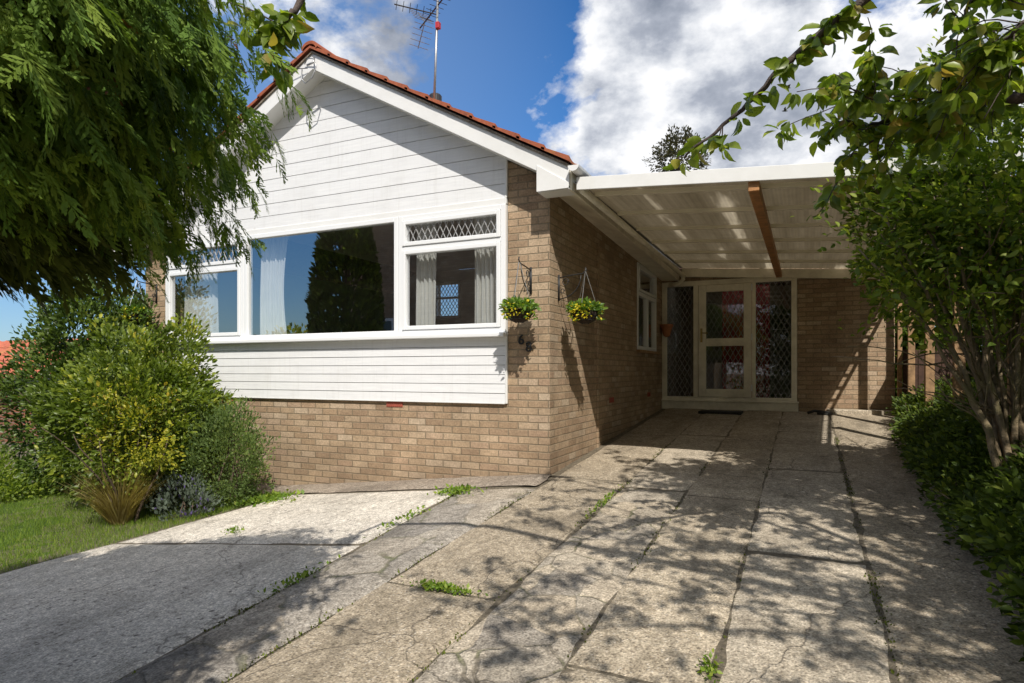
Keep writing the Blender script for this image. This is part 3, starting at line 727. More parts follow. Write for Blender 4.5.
curtain(-1.46, -.62, -.58, 1.6, 12.6, 'dark red curtain behind the leaded glass of the front door', M['redcurt'], 10)
curtain(-8.2, -8.1, 0, .1, 6.2, 'x') if False else None

# ------------------------------------------------------------------ carport
cz = lambda x: 1.81-.072*(x+2.0)
cp = thing('carport', (-.4, 8.6, -.85), 'lean-to carport with white front board and brown translucent roof sheets over the driveway', 'carport')
XR = 1.30
fa = [(-2.0, cz(-2.0)-.072), (XR+.14, cz(XR+.14)-.072), (XR+.14, cz(XR+.14)+.05), (-2.0, cz(-2.0)+.05)]
MB().prism_y(fa, 5.775, 5.80).build('front_board', M['white'], cp, .004)
b = MB(); n = 67*4; ys = (5.80, 11.45)
for t_ in (0, 1):
    for yy in ys:
        for i in range(n+1):
            x = -2.034+(XR+2.034)*i/n; b.v.append((x, yy, cz(x)+.012+.0022*math.sin(x*2*math.pi/.076)-t_*.003))
for t_ in (0, 1):
    k = t_*2*(n+1)
    b.f += [[k+i, k+i+1, k+n+1+i+1, k+n+1+i] for i in range(n)]
b.f = b.f[:n]
b.build('roof_sheet', M['poly'], cp, uv=False, smooth=True)
for y in (6.14, 7.0, 7.87, 8.73, 9.6, 10.46):
    b = MB(); w_ = .019
    b.prism_y([(-1.93, cz(-1.93)-.046), (XR+.14, cz(XR+.14)-.046), (XR+.14, cz(XR+.14)-.002), (-1.93, cz(-1.93)-.002)], y-w_, y+w_)
    b.build('purlin', M['purlin'], cp, .003)
b = MB(); b.prism_y([(-1.99, cz(-1.99)-.15), (XR, cz(XR)-.15), (XR, cz(XR)-.002), (-1.99, cz(-1.99)-.002)], 11.38, 11.44); b.build('wall_plate', M['cream'], cp, .004)
b = MB(); b.box(-.455, -.365, 5.81, 11.37, cz(-.41)-.15, cz(-.41)-.060); b.build('beam', M['beam'], cp, .006)
b = MB(); b.tube([(-1.955, 5.81, 1.745), (-1.955, 11.37, 1.66)], .038, 12); b.build('wall_bearer', M['cream'], cp, smooth=True)
b = MB(); z = cz(XR)-.01
b.box(XR+.10, XR+.139, 5.81, 11.3, z-.02, z+.02); b.box(XR-.01, XR+.02, 5.81, 11.3, z-.035, z+.0)
y = 5.9
while y < 11.3: b.box(XR+.02, XR+.10, y-.014, y+.014, z-.012, z+.012); y += .15
b.build('edge_lattice', M['cream'], cp)
for x, y, w_ in ((1.36, 10.62, .085), (1.42, 9.55, .10), (1.47, 8.1, .10), (1.5, 6.2, .10)):
    MB().box(x-w_/2, x+w_/2, y-w_/2, y+w_/2, hf(x, y)-.1, z-.03).build('post', M['fence'], cp, .006)
b = MB(); b.lathe((1.02, 11.3, 1.38), [(0, -.035), (.02, -.03), (.034, 0), (.02, .03), (0, .035)], 12); b.tube([(1.02, 11.3, 1.38), (1.02, 11.46, 1.42)], .012, 8)
b.build('security_lamp', M['upvc'], house, smooth=True, uv=False)

# gate beside the porch wall, step, mat
g_ = thing('side_gate', (1.35, 11.1, -.68), 'timber side gate with dark lower boards beside the porch wall', 'gate')
MB().box(1.265, 1.325, 11.25, 11.33, -.75, 1.42).build('gate_post', M['fence'], g_, .005)
b = MB()
for i in range(8): b.box(1.335+i*.1, 1.428+i*.1, 11.27, 11.29, -.66, .32)
b.build('board', M['darkfence'], g_, .003)
for z in (.15, -.5): MB().box(1.33, 2.13, 11.292, 11.33, z, z+.08).build('rail', M['fence'], g_, .003)
b = MB()
for i in range(4):
    y0 = 10.70+i*.135
    b.box(1.40, 1.42, y0, y0+.128, -.75, .45)
b.build('low_fence', M['darkfence'], None, .003, origin=(0, 0, 0), label='short dark timber fence panel between carport post and side gate', cat='fence')
b = MB(); b.box(.30, 1.24, 11.20, 11.458, -.80, -.61); b.build('step', M['con'], None, .012, label='low concrete step along the foot of the porch wall', cat='step')
b = MB(); b.box(-1.62, -.95, 10.78, 11.20, hf(-1.2, 11)-.02, hf(-1.2, 11)+.028); b.build('doormat', M['mat'], None, .008, label='dark coir doormat on the paving before the front door', cat='doormat')
b = MB(); b.tube([(.02, 11.05, -.66), (.12, 11.1, -.63), (.25, 11.12, -.645), (.36, 11.08, -.66), (.30, 11.0, -.665), (.15, 11.0, -.66)], .022, 8); b.build('hose', M['iron'], None, smooth=True, uv=False, label='short black coil of hose lying beside the step', cat='hose')
# wall pot
wp = thing('wall_pot', (-2.28, 11.30, .80), 'small terracotta half pot fixed beside the front door frame', 'plant pot')
b = MB(); k = []
prof = [(.02, -.02), (.055, .0), (.10, .16), (.115, .165), (.115, .20), (.10, .20), (.095, .15)]
b.lathe((-2.235, 11.30, .62), prof, 18); b.build('pot', M['terra'], wp, smooth=False, uv=False)
b = MB(); b.lathe((-2.235, 11.30, .62), [(.096, .155), (.05, .165), (0, .165)], 14); b.build('compost', M['soil'], wp, uv=False)

# ------------------------------------------------------------------ hanging baskets
def bracket(wx, wy, z, dx, dy, label):
    """scrolled iron wall bracket; (dx,dy) points away from the wall"""
    b = MB(); n_ = np.array([dx, dy, 0.]); w0 = np.array([wx, wy, z])
    b.bar(w0+n_*.008, w0+n_*.008-UP*.27, .022, .012) if dy == 0 else b.bar(w0+n_*.008, w0+n_*.008-UP*.27, .022, .012)
    b.tube([w0+n_*.01-UP*.03, w0+n_*.15-UP*.01, w0+n_*.27+UP*.0, w0+n_*.31+UP*.03, w0+n_*.30+UP*.06], .007, 6)
    b.tube([w0+n_*.012-UP*.25]+[w0+n_*(.012+.24*math.sin(a*.5))+UP*(-.25+.235*(1-math.cos(a*.5))) for a in np.linspace(.3, math.pi, 7)], .006, 6)
    for (cx, cz_, r) in ((.085, -.08, .04), (.05, -.17, .025)):
        b.tube([w0+n_*(cx+r*math.cos(a)*(1-a/18))+UP*(cz_+r*math.sin(a)*(1-a/18)) for a in np.linspace(0, 7, 16)], .0045, 5)
    b.build('wall_bracket', M['iron'], None, uv=False, smooth=True, origin=(wx, wy, z), label=label, cat='bracket', group='iron basket brackets')
def basket(c, top, label, seed):
    c = np.array(c); t_ = thing('hanging_basket', (c[0], c[1], c[2]-.12), label, 'hanging basket', 'planted hanging baskets')
    r = .135
    b = MB(); b.lathe(c, [(0, -.125), (.05, -.12), (.09, -.10), (.12, -.06), (r, 0), (r-.01, .0), (.10, -.03), (0, -.03)], 20); b.build('liner', M['coir'], t_, uv=False, smooth=True)
    b = MB()
    for zz, rr in ((0, r+.004), (-.045, .130), (-.09, .103)):
        b.tube([c+np.array([rr*math.cos(a), rr*math.sin(a), zz]) for a in np.linspace(0, 2*math.pi, 21)], .003, 5, False)
    for a in np.linspace(0, 2*math.pi, 13)[:-1]:
        b.tube([c+np.array([q[0]*math.cos(a+q[2]), q[0]*math.sin(a+q[2]), q[1]]) for q in ((r+.004, 0, 0), (.13, -.045, .12), (.103, -.09, .0), (.03, -.128, .1))], .0025, 4)
    b.build('wire_frame', M['iron'], t_, uv=False)
    b = MB()
    for a in (.5, 2.6, 4.7): b.tube([c+np.array([r*math.cos(a), r*math.sin(a), 0]), (c[0], c[1], top-.01)], .0028, 4)
    b.tube([(c[0], c[1], top-.02), (c[0], c[1], top+.015)], .004, 5); b.build('chain', M['steel'], t_, uv=False)
    n = 650; dd = rand_dir(n); dd[:, 2] = np.abs(dd[:, 2])*.9+.05
    p = c+dd*np.array([.17, .17, .10])*(.4+.7*R.rand(n, 1)); low = R.rand(n) < .12; p[low, 2] -= R.rand(low.sum())*.14; p[low, :2] = c[:2]+norm(dd[low, :2])*(.13+.03*R.rand(low.sum(), 1))
    cloud('foliage', LEAF, p, norm(dd+R.normal(size=dd.shape)*.4), upn(n), R.uniform(.025, .06, n), L['shrub2'], t_)
    n = 130; a = R.uniform(0, 6.28, n); a = np.where(R.rand(n) < .6, R.normal(4.2+seed, .5, n), a)
    p = c+np.stack([np.cos(a)*.15, np.sin(a)*.15, R.uniform(-.09, .07, n)], -1)+R.normal(size=(n, 3))*.012
    cloud('flowers', SMALL, p, rand_dir(n), upn(n), R.uniform(.02, .036, n), L['yellow'], t_, width=1.6, kind='stuff')
L['shrub2'] = leaf_mat('bright_leaf', [(0, (.06,.12,.02)), (.5, (.12,.22,.03)), (1, (.24,.34,.06))], .4, .4, .4)
bracket(-2.555, FY-.001, 1.06, 0, -1, 'black scrolled iron bracket on the front brick pier')
basket((-2.56, FY-.29, .60), 1.10, 'hanging basket with yellow flowers in front of the brick pier by the house number', -.1)
bracket(SX+.001, 6.20, 1.0, 1, 0, 'black iron bracket on the side wall near the corner')
basket((-2.05, 6.20, .61), 1.04, 'hanging basket of green and yellow plants on the side wall under the carport', .2)
bracket(-8.26, FY-.001, 1.22, 0, -1, 'iron bracket on the far left brick pier above the bushes')
basket((-8.26, FY-.29, .78), 1.26, 'hanging basket on the far left pier mostly hidden by the bush', 0)

# ------------------------------------------------------------------ TV aerial
ae = thing('tv_aerial', (-4.30, 6.95, 3.2), 'television aerial on a thin steel mast above the roof', 'aerial')
p0 = np.array([-4.32, 6.93, 3.25]); p1 = np.array([-4.26, 6.93, 4.74])
b = MB(); b.tube([p0, p1], .016, 8); b.build('mast', M['steel'], ae, uv=False, smooth=True)
b = MB(); ca = p1-np.array([0, 0, .08])
bd = norm(np.array([.78, -.45, .13])); sd_ = norm(np.cross(bd, UP))
b.tube([ca-bd*.50, ca+bd*.62], .010, 6)
for i in range(11):
    q = ca+bd*(-.30+.09*i); b.tube([q-sd_*.10, q+sd_*.10], .004, 5)
b.build('boom', M['steel2'] if 'steel2' in M else M['blackplastic'], ae, uv=False)
b = MB(); q0 = ca-bd*.36
for s_ in (-1, 1):
    for j in range(5):
        o_ = q0-bd*(.02+.04*j)+UP*s_*(.03+.05*j); b.tube([o_-sd_*.14, o_+sd_*.14], .004, 5)
    b.tube([q0, q0-bd*.2+UP*s_*.24], .006, 5)
b.build('reflector', M['steel'], ae, uv=False)
b = MB(); b2 = norm(np.array([-.75, -.3, .22])); c2 = ca-UP*.12
b.tube([c2, c2+b2*.58], .008, 6)
for i in range(6):
    q = c2+b2*(.1+.09*i); v_ = norm(np.cross(b2, np.array([0, 1, .3]))); b.tube([q-v_*.06, q+v_*.06], .004, 5)
b.build('antenna_arm', M['blackplastic'], ae, uv=False)
MB().box(p1[0]-.02, p1[0]+.03, 6.90, 6.96, 4.36, 4.44).build('junction_box', M['red'], ae, .004)
# telephone wire from the gable top going left
b = MB(); w0 = np.array([RX-.05, VY-.03, 3.52]); w1 = np.array([-16, 3.5, 4.6])
b.tube([w0+(w1-w0)*t_-UP*.5*t_*(1-t_) for t_ in np.linspace(0, 1, 20)], .005, 5)
b.build('telephone_wire', M['blackplastic'], None, uv=False, label='thin black telephone wire running left from the gable peak', cat='wire')
b = MB(); a0 = np.array([RX, VY-.012, 3.60])
b.tube([a0+np.array(q) for q in ((-.1, -.01, -.02), (-.03, -.04, .02), (.06, -.04, 0), (.09, -.03, -.1), (.05, -.05, -.22), (-.05, -.05, -.27), (-.12, -.04, -.2), (-.13, -.02, -.08))], .007, 6)
b.tube([a0+np.array(q) for q in ((.05, -.02, .02), (.07, -.05, -.05), (-.02, -.06, -.07))], .012, 6)
b.build('cable_bracket', M['steel'], house, uv=False, smooth=True)

# ------------------------------------------------------------------ plants
def walk(p, d, length, n=10, jit=.18, grav=0):
    pts = [np.array(p, float)]; d = norm(np.array(d, float))
    for i in range(n):
        d = norm(d+R.normal(size=3)*jit+np.array([0, 0, grav])); pts.append(pts[-1]+d*length/n)
    return pts
def bush(name, c, rad, nclump, per, spread, size, m, label, cat='bush', group=None, tpl=SMALL, zmin=None, stems=6, cmix=.5, up=.3):
    base = (c[0], c[1], hf(c[0], c[1]))
    t_ = thing(name, base, label, cat, group)
    p, d, k = blob(c, rad, nclump, per, spread, zmin if zmin is not None else (lambda x, y: h(x, y)+.01), up=up)
    n = len(p); r = np.clip(k*cmix+R.rand(n)*(1-cmix), 0, 1)
    cloud('foliage', tpl, p, d, upn(n, .8), R.uniform(size*.6, size*1.25, n), m, t_, r)
    b = MB()
    for i in range(stems):
        a = R.uniform(0, 6.28); q = walk((base[0]+.08*math.cos(a), base[1]+.08*math.sin(a), base[2]-.05), (math.cos(a)*.35, math.sin(a)*.35, 1), max(.25, (c[2]+rad[2]*.35-base[2])), 7, .12)
        b.tube(q, list(np.linspace(.018, .004, len(q))), 5)
    b.build('stem', M['bark'], t_, uv=False, smooth=True)
    return t_
bush('evergreen_shrub', (-8.95, 5.5, -.33), (1.05, .85, 1.5), 620, 50, .19, .068, L['bushd'], 'tall dark green evergreen shrub behind the rounded bush at the house corner', 'shrub', tpl=LEAF)
bush('rounded_bush', (-7.0, 4.85, -.55), (.98, .85, .98), 420, 60, .15, .060, L['bush'], 'large rounded green bush with yellowing shoots before the left window', tpl=LEAF)
bush('golden_shrub', (-6.4, 4.35, -.62), (.70, .24, .42), 62, 22, .12, .045, L['gold'], 'small shrub with bright yellow leaves in front of the rounded bush', 'shrub', tpl=LEAF)
bush('grey_leaved_shrub', (-5.85, 5.05, -.98), (.50, .42, .58), 460, 24, .10, .036, L['grey'], 'airy grey green shrub at the driveway edge against the brick wall', 'shrub', up=.9)
bush('leafy_shrub', (-10.3, 4.7, -1.62), (1.3, .7, .55), 520, 24, .13, .055, L['shrub'], 'low leafy shrub at the far left beneath the neighbouring brick wall', 'shrub', tpl=LEAF)
bush('lavender', (-5.95, 4.6, -1.42), (.38, .25, .26), 120, 16, .08, .05, L['lav'], 'lavender clump with small purple flowers at the lawn edge', 'lavender', up=1.3, stems=3)
# wispy shoots above the grey shrub
# dry grass tuft
tg = thing('ornamental_grass', (-6.45, 4.25, hf(-6.45, 4.25)), 'tuft of dry straw coloured ornamental grass before the bushes', 'grass tuft')
n = 900; a = R.uniform(0, 6.28, n); rr = R.rand(n)*.10
p = np.stack([-6.45+np.cos(a)*rr, 4.25+np.sin(a)*rr, np.full(n, hf(-6.45, 4.25))], -1)
cloud('blades', BLADE, p, norm(np.stack([np.cos(a)*R.rand(n)*.75+R.normal(size=n)*.08, np.sin(a)*R.rand(n)*.75+R.normal(size=n)*.08, np.ones(n)], -1)), norm(np.stack([np.cos(a), np.sin(a), .1+0*a], -1)), R.uniform(.3, .74, n), L['dry'], tg, width=.35)
# lawn grass
def grass():
    n = 190000; x = R.uniform(-14, -5.2, n); y = R.uniform(1.6, 5.5, n)
    keep = x < np.interp(y, [-1, 1.5, 2.85, 3.7, 4.46, 5.1, 5.6], [-9, -7.2, -5.95, -5.72, -5.56, -5.42, -5.2])-.0; x, y = x[keep], y[keep]
    near = R.rand(len(x)) < np.clip(1.4-(np.hypot(x, y)-5)*.13, .25, 1); x, y = x[near], y[near]; n = len(x)
    p = np.stack([x, y, h(x, y)-.012], -1); d = norm(R.normal(size=(n, 3))*.35+UP)
    cloud('grass', BLADE, p, d, norm(R.normal(size=(n, 3))*np.array([1, 1, .1])), R.uniform(.03, .075, n), L['grass'], kind='stuff', width=.9, label='short green lawn grass left of the driveway')
grass()
def weeds(x, y, r, n, label, s=.05):
    xx = x+R.normal(size=n)*r[0]; yy = y+R.normal(size=n)*r[1]
    p = np.stack([xx, yy, h(xx, yy)], -1)+np.array([0, 0, .005])+R.rand(n, 1)*np.array([0, 0, .03])
    t_ = thing('weed', (x, y, hf(x, y)), label, 'weed')
    cloud('leaves', SMALL, p, norm(R.normal(size=(n, 3))+UP*.8), upn(n), R.uniform(s*.4, s*1.1, n), L['grass'], t_)
weeds(-3.02, 5.25, (.10, .07), 260, 'patch of weeds at the top of the joint beside the pale slab')
weeds(-1.86, 3.08, (.10, .018), 260, 'green weeds in the short cross joint of the gravelly strip', .035)
weeds(-1.53, 5.1, (.012, .2), 120, 'line of weeds at the upper left edge of the crazy paving', .035)
weeds(-2.97, 4.3, (.02, .2), 70, 'reddish weeds in the joint between pale slab and flagstones', .045)
weeds(-.37, 2.75, (.02, .05), 70, 'small weed sprouting in the middle drive joint', .035)
weeds(-4.55, 4.0, (.05, .03), 60, 'little weed in the cross joint of the pale slab', .04)
weeds(-2.85, 3.0, (.03, .12), 80, 'weeds at the lower left joint beside the flagstones', .04)
weeds(-5.5, 5.15, (.22, .12), 500, 'leafy weeds at the foot of the grey shrub', .07)

# conifer at left
CX, CY = -3.6, .35
def lop(a): a = (a+math.pi) % (2*math.pi)-math.pi; return 1-.5*float(np.interp(a, [-3.14, -2.6, -2.2, 1.0, 1.3, 3.14], [1, 1, 0, 0, 1, 1]))  # unseen far side cut back to let sun reach slab and lawn
con = thing('conifer_tree', (CX, CY, hf(CX, CY)), 'big green conifer with drooping feathery sprays at the left', 'tree')
def crad(z): return np.interp(z, [-.2, .15, .5, 1.0, 1.15, 1.4, 1.7, 2.1, 2.6], [1.5, 1.95, 2.16, 2.2, 2.05, 1.6, 1.1, .6, .05])  # crown above the view kept low and narrow so sun reaches bushes and slab
b = MB(); b.tube([(CX, CY, hf(CX, CY)-.1), (CX+.03, CY, .3), (CX-.02, CY+.03, 2), (CX, CY, 2.2), (CX, CY, 2.6)], [.17, .14, .08, .03, .012], 12); b.build('trunk', M['bark'], con, uv=False, smooth=True)
pos = []; dr = []; rn = []; bb = MB()
for i in range(1080):
    z0 = R.uniform(1.0, 2.3) if i > 980 else .55+1.1*R.rand()
    a = R.uniform(0, 6.28) if i % 3 == 0 else R.normal(.36, .60)
    rr = float(crad(z0-.42))*(R.uniform(.70, 1.02) if i % 6 else R.uniform(1.0, 1.12))*lop(a)
    o = np.array([math.cos(a), math.sin(a), 0.]); side = np.array([-o[1], o[0], 0])
    st = np.array([CX, CY, z0+.15*rr]); pts = []
    for s_ in np.linspace(0.15, 1, 9): pts.append(st+o*rr*s_+side*.12*math.sin(s_*3+i)+UP*(.28*s_-.62*s_**3)*rr*.5)
    if i % 3 == 0: bb.tube(pts[:7], list(np.linspace(.018, .003, 7)), 5)
    pts = np.array(pts); br = R.rand()
    m_ = 96; s_ = R.uniform(.22, 1, m_)**.7*8; k = np.minimum(s_.astype(int), 7); fr = (s_-k)[:, None]
    q = pts[k]*(1-fr)+pts[k+1]*fr; tang = norm(pts[k+1]-pts[k])
    lat = R.uniform(-1, 1, m_)[:, None]; tw = R.rand(m_, 1)*.34*(1.1-s_[:, None]/9)
    q = q+side*lat*tw-UP*np.abs(lat)*tw*.25-UP*R.rand(m_, 1)*.12
    dd = norm(tang*.75+side*lat*1.0-UP*R.uniform(.1, 1.0, (m_, 1))+R.normal(size=(m_, 3))*.22)
    pos.append(q); dr.append(dd); rn.append(np.clip(br*.45+R.rand(m_)*.5*(.5+s_/16), 0, .99))
pos = np.concatenate(pos); dr = np.concatenate(dr); rn = np.concatenate(rn); n = len(pos)
rn = np.where(R.rand(n) < .006, 1., rn*.95)
nr = norm(R.normal(size=(n, 3))*.45+norm(pos-np.array([CX, CY, 0]))*np.array([1, 1, 0])*.9+UP*.5); sz = R.uniform(.06, .145, n)
for q in range(4): cloud('foliage', SPRAYS[q], pos[q::4], dr[q::4], nr[q::4], sz[q::4], L['conifer'], con, rn[q::4])
n = 12000; a = R.uniform(-1.2, 1.4, n); z = R.uniform(.55, 1.75, n); rr = crad(z)*R.uniform(.35, .74, n)*np.array([lop(q) for q in a])
p = np.stack([CX+np.cos(a)*rr, CY+np.sin(a)*rr, z-.1], -1); d = np.stack([np.cos(a), np.sin(a), -.7+0*a], -1)+R.normal(size=(n, 3))*.3
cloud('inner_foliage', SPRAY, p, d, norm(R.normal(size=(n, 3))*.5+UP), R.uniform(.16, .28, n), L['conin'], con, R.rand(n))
bb.build('limb', M['bark'], con, uv=False, smooth=True)
k = R.choice(n, 900); pc = pos[k]
OCT = (np.array([(0,0,0),(.5,.5,0),(-.5,.5,0),(0,.5,.5),(0,.5,-.5),(0,1,0)]), [(0,1,3),(0,3,2),(0,2,4),(0,4,1),(5,3,1),(5,2,3),(5,4,2),(5,1,4)])
cl = pc[(np.sin(pc[:, 0]*6)+np.sin(pc[:, 2]*7+pc[:, 1]*3)) > .9]; cl = np.repeat(cl, 4, 0); cl = cl+R.normal(size=cl.shape)*.025
cloud('cones', OCT, cl, rand_dir(len(cl)), upn(len(cl)), R.uniform(.009, .017, len(cl)), L['cone'], con, kind='stuff')

# tall multi-stem shrub at right
SB = np.array([1.28, 5.35, hf(1.28, 5.35)])
sh = thing('tall_shrub', SB, 'tall multi-stemmed shrub with bare mossy stems and small leaves right of the carport', 'shrub')
tips = []; b = MB()
targets = [(862, 250, 4.75), (880, 205, 4.7), (905, 180, 4.8), (925, 165, 5.0), (945, 200, 4.6), (960, 150, 4.9), (980, 170, 4.5), (1000, 140, 4.8), (1020, 190, 4.4), (1045, 160, 4.7), (1075, 190, 4.7), (1010, 120, 5.3), (1100, 150, 5.0), (870, 180, 5.2), (1060, 100, 5.3)]
for i, (px, py, t_) in enumerate(targets):
    e = at(px, py, t_); s0 = SB+np.array([R.normal()*.045, R.normal()*.06, -.05]); m1 = SB+np.array([0, 0, .45+.2*R.rand()])+(e-SB)*.12+R.normal(size=3)*.03
    P = []
    for u in np.linspace(0, 1, 14):
        c_ = (1-u)**2*s0+2*u*(1-u)*m1+u*u*e; P.append(c_+R.normal(size=3)*.012)
    r0 = R.uniform(.022, .038); b.tube(P, list(np.linspace(r0, .006, 14)), 7); tips.append(P)
    for j in range(7):
        k = R.randint(5, 13); q = walk(P[k], norm(P[k]-P[k-2])+R.normal(size=3)*.5, R.uniform(.4, .9), 7, .15); b.tube(q, list(np.linspace(.007, .0025, len(q))), 5); tips.append(q)
b.build('stem', M['barkm'], sh, uv=False, smooth=True)
fp = []; fd = []
for q in tips:
    q = np.array(q[-6:]); 
    for k in range(46):
        j = R.randint(0, len(q)); c_ = q[j]+rand_dir(1)[0]*R.rand()**.6*.24; fp.append(c_); fd.append(norm(q[-1]-q[0])*.6+R.normal(size=3)*.6)
fp = np.array(fp); fd = np.array(fd)
p2, d2, k2 = blob((1.75, 5.6, 1.30), (1.45, 1.0, 1.0), 800, 22, .15, shell=.2)
p3, d3, k3 = blob((.86, 6.1, 1.12), (.52, .7, .75), 240, 22, .12, shell=.2)
p4, d4, k4 = blob((2.9, 6.6, .3), (.9, 1.7, 1.7), 1000, 26, .2, shell=.2)
fp = np.concatenate([fp, p2, p3, p4]); fd = np.concatenate([fd, d2, d3, d4])
# keep the lower stems in the open
u_ = (fp@RT)/(fp@F); v_ = fp[:, 2]/(fp@F)
near = (fp@F) < 5.6
keep = ~((fp[:, 2] < .12+.3*R.rand(len(fp))) & near & (fp[:, 1] < 6.3)) 
fp, fd = fp[keep], fd[keep]; n = len(fp)
cloud('foliage', LEAF, fp, norm(fd), upn(n, .8), R.uniform(.03, .082, n), L['shrub'], sh, R.rand(n)**1.2)

# groundcover along the right edge, three neighbouring plants
def hedge(name, x0f, y0, y1, top, nclump, label, m, size, seed):
    P = []; D = []
    for i in range(nclump):
        y = R.uniform(y0, y1); w_ = R.rand()
        x = x0f(y)+w_*1.5; zt = hf(x, y)+top(y)*min(1, .35+w_*1.6+.15*math.sin(y*3+seed))*R.uniform(.75, 1.05)
        zb = hf(x, y)
        if R.rand() < .55: z = zt
        else: z = R.uniform(zb, zt)
        if z < zt-.2 and w_ > .45: continue
        c_ = np.array([x, y, z]); k = 20
        o = rand_dir(k)*R.rand(k, 1)**.5*.13; P.append(c_+o); D.append(norm(o)*.7+np.array([-.5, -.2, .35])+R.normal(size=(k, 3))*.4)
    P = np.concatenate(P); D = np.concatenate(D); ok = P[:, 2] > h(P[:, 0], P[:, 1]); P, D = P[ok], D[ok]; n = len(P)
    cy = (y0+y1)/2; t_ = thing(name, (x0f(cy)+.7, cy, hf(1.5, cy)), label, 'shrub')
    cloud('foliage', LEAF, P, norm(D), upn(n, .7), R.uniform(size*.6, size*1.3, n), m, t_, R.rand(n)**1.1)
    b = MB()
    for i in range(26):
        y = R.uniform(y0, y1); x = x0f(y)+R.uniform(.15, .9); q = walk((x, y, hf(x, y)-.03), (R.normal()*.4-.2, R.normal()*.3, 1), R.uniform(.4, 1)*top(y), 7, .2); b.tube(q, list(np.linspace(.008, .003, len(q))), 5)
    b.build('stem', M['bark'], t_, uv=False, smooth=True)
xf = lambda y: float(np.interp(y, [1.5, 3.3, 7, 10, 11], [.82, .90, .92, 1.12, 1.25]))
hedge('groundcover_shrub', xf, 1.6, 4.3, lambda y: .80, 1500, 'dark glossy leaved shrub spilling over the near right edge of the driveway', L['ivy'], .058, 1)
hedge('low_shrub', xf, 4.2, 7.2, lambda y: .68, 1400, 'low green shrub at the foot of the tall multi-stemmed shrub', L['ivy'], .05, 2)
hedge('spreading_shrub', xf, 7.0, 10.6, lambda y: .55, 1100, 'low spreading shrub in shade below the carport posts', L['ivy'], .05, 3)
# far back hedge closing the garden at the right
bush('boundary_hedge', (3.7, 7.5, .2), (1.3, 6.5, 2.3), 2600, 26, .30, .085, L['ivy'], 'dense dark hedge closing the garden behind the tall shrub at the right', 'hedge', tpl=LEAF, stems=14)

# cherry tree: trunk right of the camera, limbs reach over the drive
CB = np.array([3.1, 1.1, hf(3.1, 1.1)])
ch = thing('cherry_tree', CB, 'cherry tree with dark limbs and serrated green leaves reaching over the driveway', 'tree')
b = MB(); FK = CB+np.array([-.15, .1, 2.2])
b.tube([CB-UP*.1, CB+UP*.8+np.array([-.05, .02, 0]), FK], [.17, .14, .12], 12)
b.build('trunk', M['barkd'], ch, uv=False, smooth=True)
lim = MB(); LP = []; LD = []; twigs = []
def limb(P, r0, r1, leafy=1.0, sub=6, sublen=.5, seg0=.3, drop=0.):
    P = [np.array(p, float) for p in P]
    Q = []
    for i in range(len(P)-1):
        m_ = 5
        for j in range(m_): Q.append(P[i]+(P[i+1]-P[i])*j/m_+R.normal(size=3)*.006)
    Q.append(P[-1]); lim.tube(Q, list(np.linspace(r0, r1, len(Q))), 7)
    n = len(Q)
    for i in range(sub):
        k = R.randint(int(n*seg0), n-1); d = norm(norm(Q[k+1]-Q[k-1])*.8+R.normal(size=3)*.55)
        q = walk(Q[k], d, sublen*R.uniform(.5, 1.2), 6, .16, -.02+drop); lim.tube(q, list(np.linspace(max(.003, r1*.8), .0022, len(q))), 5); spurs(q, leafy, .3)
    spurs(Q, leafy, seg0)
def spurs(Q, leafy, s0):
    L_ = sum(np.linalg.norm(Q[i+1]-Q[i]) for i in range(len(Q)-1))
    for i in range(int(L_*13*leafy*(1-s0))+1):
        k = R.randint(int(len(Q)*s0), len(Q)); c_ = Q[min(k, len(Q)-1)]+R.normal(size=3)*.01
        m_ = R.randint(3, 7)
        for j in range(m_):
            d = norm(np.array([R.normal(), R.normal(), -.9+R.normal()*.5])); LP.append(c_+d*.02); LD.append(d)
# visible branches (surveyed)
limb([FK, at(1090, 75, 2.9), at(1024, 98, 3.1), at(960, 104, 3.2), at(905, 118, 3.3), at(865, 128, 3.35), at(845, 120, 3.4)], .05, .006, 1.2, 15, .32, .4)
limb([FK+UP*.2, at(1120, -40, 2.5), at(1000, -60, 2.5), at(900, -25, 2.5), at(850, 10, 2.55), at(800, 50, 2.6), at(755, 95, 2.65), at(715, 132, 2.7), at(684, 158, 2.75)], .032, .004, .75, 2, .14, .45)
limb([at(1090, 10, 2.8), at(1024, 45, 2.9), at(960, 85, 3.0), at(895, 108, 3.1), at(860, 95, 3.1)], .014, .004, 1.6, 16, .4, .1)
limb([at(1010, -60, 2.9), at(970, 0, 2.9), at(963, 50, 2.95), at(940, 92, 3.0)], .012, .004, 1.5, 12, .35, .1)
limb([at(1080, -20, 2.4), at(1024, 25, 2.5), at(985, 55, 2.6), at(940, 60, 2.7)], .012, .004, 1.5, 12, .35, .1)
limb([at(905, 112, 3.25), at(860, 150, 3.3), at(840, 165, 3.35)], .008, .003, 1.4, 6, .25, .1)
# long limb passing over the camera to the left, its tip hanging in at the top
limb([FK+UP*.4, (2.0, 1.1, 2.3), (.8, 1.35, 2.35), (-.5, 1.7, 2.25), (-1.4, 1.95, 1.85), at(345, -45, 2.6), at(305, -8, 2.55), at(287, 20, 2.5), at(271, 34, 2.5)], .05, .0045, 1.1, 4, .18, .78)
